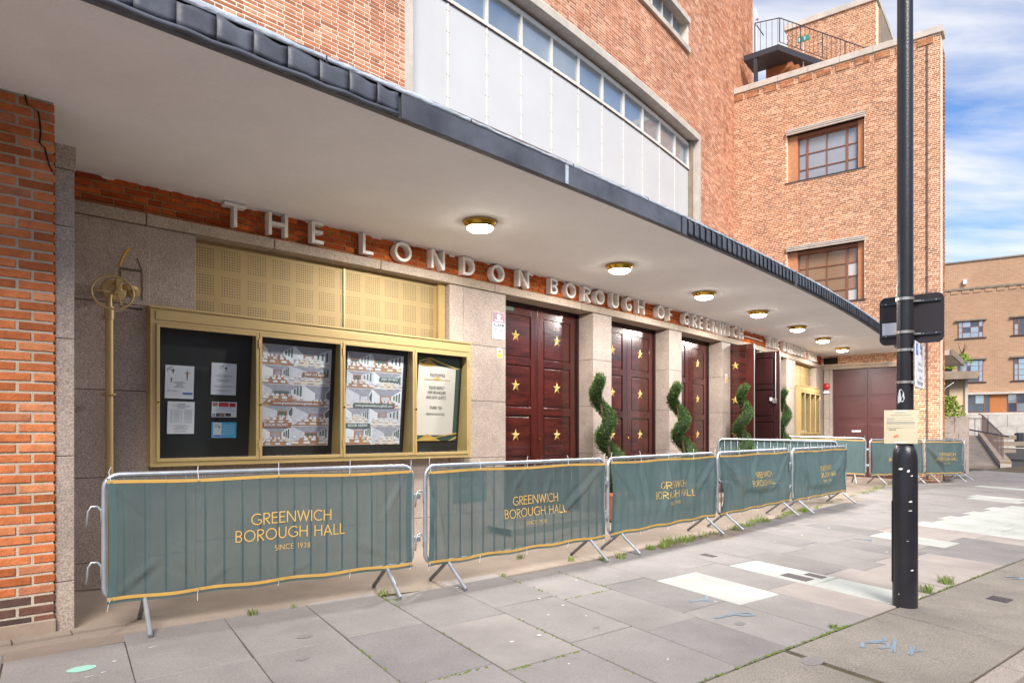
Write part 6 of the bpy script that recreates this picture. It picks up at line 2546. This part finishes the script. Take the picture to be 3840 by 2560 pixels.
# ================================================================== RIGHT-HAND BACKGROUND
FBX, FBY, FDX, FDY = 41.7, 60.0, .837, -.547


def FB(t, d, z):
    return Vector((FBX + FDX * t + FDY * d, FBY + FDY * t - FDX * d, z))


FB_ = thing('far_building', 'long brick building far right with brown framed windows, beyond the steps', 'building', FB(0, -3, .6))
MB().box(FB, -9, 14, -8, 0, 3.4, 14.5).build('wall', 'far_brick', FB_)
MB().box(FB, -9, 14, -8, -.6, 14.5, 17.0).build('attic_storey', 'far_brick', FB_)
MB().box(FB, -9, 14, -.62, .10, 14.42, 14.6).build('string_course', 'concrete_dark', FB_)
MB().box(FB, -9, 14, -8.1, -.5, 17.0, 17.12).build('roof_edge', 'concrete_dark', FB_)
for k in range(26):
    MB().box(FB, -8.6 + k * .85, -8.05 + k * .85, -.05, .05, 14.1, 14.38).build('corbel', 'far_brick', FB_)


def far_win(a0, a1, z0, z1, cols, rows_, hood=True):
    grid_window(FB_, FB, a0, a1, z0, z1, cols, rows_, .07, 'bronze_frame', lambda i, j: RNG.choice(['win_glass', 'win_glass_dark', 'win_glass_dark', 'win_glass']), fw=.05)
    MB().box(FB, a0 - .3, a1 + .3, -.1, -.0, z0 - .1, z1 + .1) if False else None
    if hood:
        MB().box(FB, a0 - .24, a1 + .26, -.1, .22, z1 + .05, z1 + .2).build('window_hood', 'concrete_dark', FB_)
        MB().box(FB, a0 - .24, a1 + .26, -.1, .1, z0 - .07, z0).build('window_sill', 'black_steel', FB_)


for c in (-2.07 - 4.02, -2.07, 1.95, 1.95 + 4.02, 1.95 + 8.04):
    far_win(c, c + 1.83, 10.12, 11.58, (0, .17, .5, .83, 1), (0, .33, .66, 1))
    far_win(c, c + 1.83, 6.2, 8.12, (0, .17, .5, .83, 1), (0, .25, .5, .75, 1))
MB().box(FB, -9, 14, -.1, .3, 5.07, 5.26).build('ledge', 'concrete', FB_)
for c in (-2.07 - 3.5, -2.07, 1.5, 5.0, 8.5):
    far_win(c, c + 2.3, 3.5, 5.05, (0, .28, .55, .83, 1), (0, .5, 1), hood=False)
    MB().box(FB, c + 2.32, c + 3.48, -.02, .02, 3.5, 5.05).build('spandrel_panel', 'far_panel', FB_)
MB().box(FB, -9, 14, -.2, .35, 3.28, 3.46).build('terrace_kerb', 'concrete', FB_)
rw = thing('retaining_wall', 'pale stone retaining wall below the far building', 'wall', FB(0, 1.2, .6))
for i in range(17):
    for j in range(3):
        a0 = -8 + i * 1.35 + (.65 if j % 2 else 0)
        MB().box(FB, a0, a0 + 1.33, .4, 1.2, .2 + j * 1.02, .2 + j * 1.02 + 1.005).build('stone_block', 'concrete', rw, bevel=.01)
r = tag(MB().box(FB, -1.72, -1.45, -.6, -.3, 15.0, 15.42).build('wall_box', 'white_plain', bevel=.02), 'small white box on the attic wall of the far building', 'box')
# tower side canopy slab, balcony and planter
cs = thing('side_canopy', 'pale concrete canopy slab on the far flank of the tower', 'canopy', (13.9, 21.5, 4.2))
def FK(a, b, c):
    return Vector((KX + RX * (T1 + b) - NX * a, KY + RY * (T1 + b) - NY * a, c))
MB().box(FK, 1.2, 5.5, -1.4, .16, 4.12, 4.28).build('slab', 'concrete', cs, bevel=.01)
MB().box(FK, 1.15, 5.5, .16, .20, 4.10, 4.31).build('slab_edge', 'concrete_dark', cs)
bc = thing('balcony_slab', 'concrete balcony slab with plant pots standing on it', 'balcony', (18.4, 28, 4))
MB().prism(lambda a, b, c: Vector((a, 28.0 + c, b)), [(17.3, 4.20), (19.10, 4.22), (18.95, 3.92), (17.3, 3.86)], -.2, 2.2).build('slab', 'concrete_dark', bc)
MB().box(IDN, 18.2, 18.78, 28.4, 30.5, .2, 3.9).build('supporting_wall', 'beige_render', bc)
MB().box(IDN, 18.78, 18.9, 28.3, 28.5, .2, 3.9).build('corner_post', 'concrete', bc)
MB().tube([(18.1, 27.9, 4.0), (18.05, 27.9, 3.75), (17.75, 27.9, 3.55), (17.62, 27.9, 3.4), (17.6, 27.9, 2.2)], .05, 8).build('rainwater_pipe', 'black_paint', bc)


def pot_plant(name, label, x, y, z, r_, h, pot, leafm, seed, size, tree=False):
    rg = random.Random(seed)
    root = thing(name, label, 'plant', (x, y, z))
    if pot:
        MB().lathe([(r_ * .75, 0), (r_, h), (r_ * 1.06, h), (r_ * 1.06, h + .05), (r_ * .9, h + .05), (0, h)], (x, y, z), 18).build('pot', pot, root, smooth='auto')
    lf = MB()
    if tree:
        tk = MB()
        for k in range(7):
            a = rg.uniform(0, 6.28)
            tk.tube([(x, y, z + h), (x + .05 * cos(a), y + .05 * sin(a), z + h + .45), (x + rg.uniform(.1, .4) * cos(a), y + .3 * sin(a), z + h + rg.uniform(.7, 1.1))], lambda t: .02 * (1 - t) + .004, 5)
        tk.build('stems', 'bark', root)
    for k in range(1400 if not tree else 500):
        a, b_ = rg.uniform(0, 6.28), rg.random() ** .6
        zz = z + h + rg.random() * size[1]
        rr = size[0] * b_ * (1.15 - .7 * (zz - z - h) / size[1])
        c = Vector((x + rr * cos(a), y + rr * sin(a), zz))
        v = Vector((rg.uniform(-1, 1), rg.uniform(-1, 1), rg.uniform(-.4, 1))).normalized()
        w = v.cross(Vector((rg.uniform(-1, 1), rg.uniform(-1, 1), .3))).normalized()
        l = rg.uniform(.05, .12)
        b = len(lf.v)
        lf.v += [tuple(c), tuple(c + v * l * .5 + w * l * .3), tuple(c + v * l), tuple(c + v * l * .5 - w * l * .3)]
        lf.f.append((b, b + 1, b + 2, b + 3))
    lf.build('foliage', leafm, root, recalc=False)
    return root


pot_plant('potted_tree', 'bare stemmed small tree in a grey pot on the balcony slab', 18.66, 28.3, 4.2, .19, .38, 'grey_pot', 'leaf_lime', 31, (.38, .35), tree=True)
pot_plant('potted_plant', 'yellow green plant in a dark green pot on the balcony slab', 17.95, 28.2, 4.2, .22, .12, 'green_pot', 'leaf_lime', 32, (.3, .45))
pl = thing('stone_planter', 'large granite faced planter wall right of the brick tower', 'planter', (15.5, 24.6, .25))
for a0, a1, z0, z1 in ((14.2, 15.9, .2, 1.68), (15.91, 16.27, .2, 1.68), (14.2, 15.75, 1.69, 2.29), (15.76, 16.27, 1.69, 2.29)):
    MB().box(IDN, a0, a1, 24.3, 26.6, z0, z1).build('granite_block', 'granite', pl, bevel=.008)
pot_plant('planter_shrub', 'leafy yellow green shrub growing in the granite planter', 15.75, 24.75, 2.2, .2, .05, None, 'leaf_lime', 33, (.62, .75))
# ramp with railed stone edge
rp = thing('access_ramp', 'concrete ramp with railed stone edge rising behind the planter', 'ramp', (20, 29, .25))
rq0, rq1 = Vector((20.75, 29.06, 0)), Vector((27.3, 40.0, 0))
re = (rq1 - rq0).normalized()
rn = Vector((re.y, -re.x, 0))
RL = (rq1 - rq0).length


def RP(a, b, c):
    return rq0 + re * a + rn * b + Vector((0, 0, .27 + 1.25 * a / RL + c))


MB().box(RP, 0, RL, -3.2, 0, -1.2, 0).build('ramp_surface', 'apron', rp)
MB().box(RP, -.05, RL, .0, .42, -1.2, .22).build('stone_edge', 'concrete_dark', rp, bevel=.01)
MB().box(RP, -.1, .5, .02, .40, -.3, .12).build('edge_foot', 'concrete', rp)
MB().tube([RP(.9, .2, 1.22), RP(RL, .2, 1.22), RP(RL + 2.5, .2, 1.1)], .035, 8).build('handrail', 'brown_steel', rp)
for k in range(20):
    a = .9 + k * (RL - 1) / 19
    MB().tube([RP(a, .2, .2), RP(a, .2, 1.22)], .018, 6).build('baluster', 'brown_steel', rp)
MB().tube([RP(RL, -3.2, 1.1), RP(4, -.9, 1.2), RP(2.6, .55, 1.0)], .035, 8).build('crossing_rail', 'black_steel', rp)
MB().tube([(26.0, 42, 2.58), (29.3, 42, 2.58), (29.3, 42, 1.5)], .03, 6).build('landing_rail', 'brown_steel', rp)
for k in range(9):
    MB().tube([(26.2 + k * .38, 42, 1.5), (26.2 + k * .38, 42, 2.56)], .018, 6).build('baluster', 'brown_steel', rp)
MB().box(IDN, 24.2, 30.3, 41.0, 44, 1.3, 1.55).build('upper_landing', 'concrete_dark', rp)
MB().box(IDN, 25.5, 28.6, 36, 37.5, 1.0, 1.22).build('side_step', 'concrete_dark', rp)
tag(MB().box(IDN, 29.2, 31.9, 43.2, 44.6, gz(31, 44), gz(31, 44) + .22).build('stone_step', 'concrete_dark'), 'low mossy stone step beyond the ramp', 'step')
for k in range(2):
    x = 41.35 + k * .95
    r = thing('litter_bin', ('slatted black litter bin left of the pair by the stone wall', 'slatted black litter bin at the picture edge by the stone wall')[k], 'bin', (x, 55.5, gz(x, 55.5)), 'black bins by the wall')
    MB().lathe([(.33, 0), (.36, .1), (.36, 1.15), (.3, 1.2), (0, 1.2)], (x, 55.5, gz(x, 55.5)), 16).build('body', 'black_bin', r, smooth='auto')
    for q in range(10):
        a = q * 2 * pi / 10
        MB().box(IDN, x + .37 * cos(a) - .03, x + .37 * cos(a) + .03, 55.5 + .37 * sin(a) - .03, 55.5 + .37 * sin(a) + .03, gz(x, 55.5) + .1, gz(x, 55.5) + 1.15).build('slat', 'black_bin', r)

# ================================================================== ACROSS THE ROAD (unseen, added to keep bright sky out of the reflections)
OT = thing('unseen_terrace', 'dull brown brick terrace across the road, seen only in reflections', 'building', PV(16, 12, 0))


def OB(a, b, c):
    return PV(15.5 + b, a, c)


MB().box(OB, -16, 52, 0, 7, -.2, 8.2).build('wall', 'terrace_brick', OT)
MB().box(OB, -16, 52, -.25, 7, 8.2, 8.5).build('parapet', 'concrete_dark', OT)
for i in range(16):
    for z0 in (1.1, 4.7):
        w_ = MB().box(OB, -14 + i * 4.1, -12.4 + i * 4.1, -.06, -.01, z0, z0 + 2.0).build('window', 'win_glass_dark', OT)
        MB().box(OB, -14.1 + i * 4.1, -12.3 + i * 4.1, -.12, -.0, z0 - .14, z0 - .01).build('sill', 'concrete', w_)
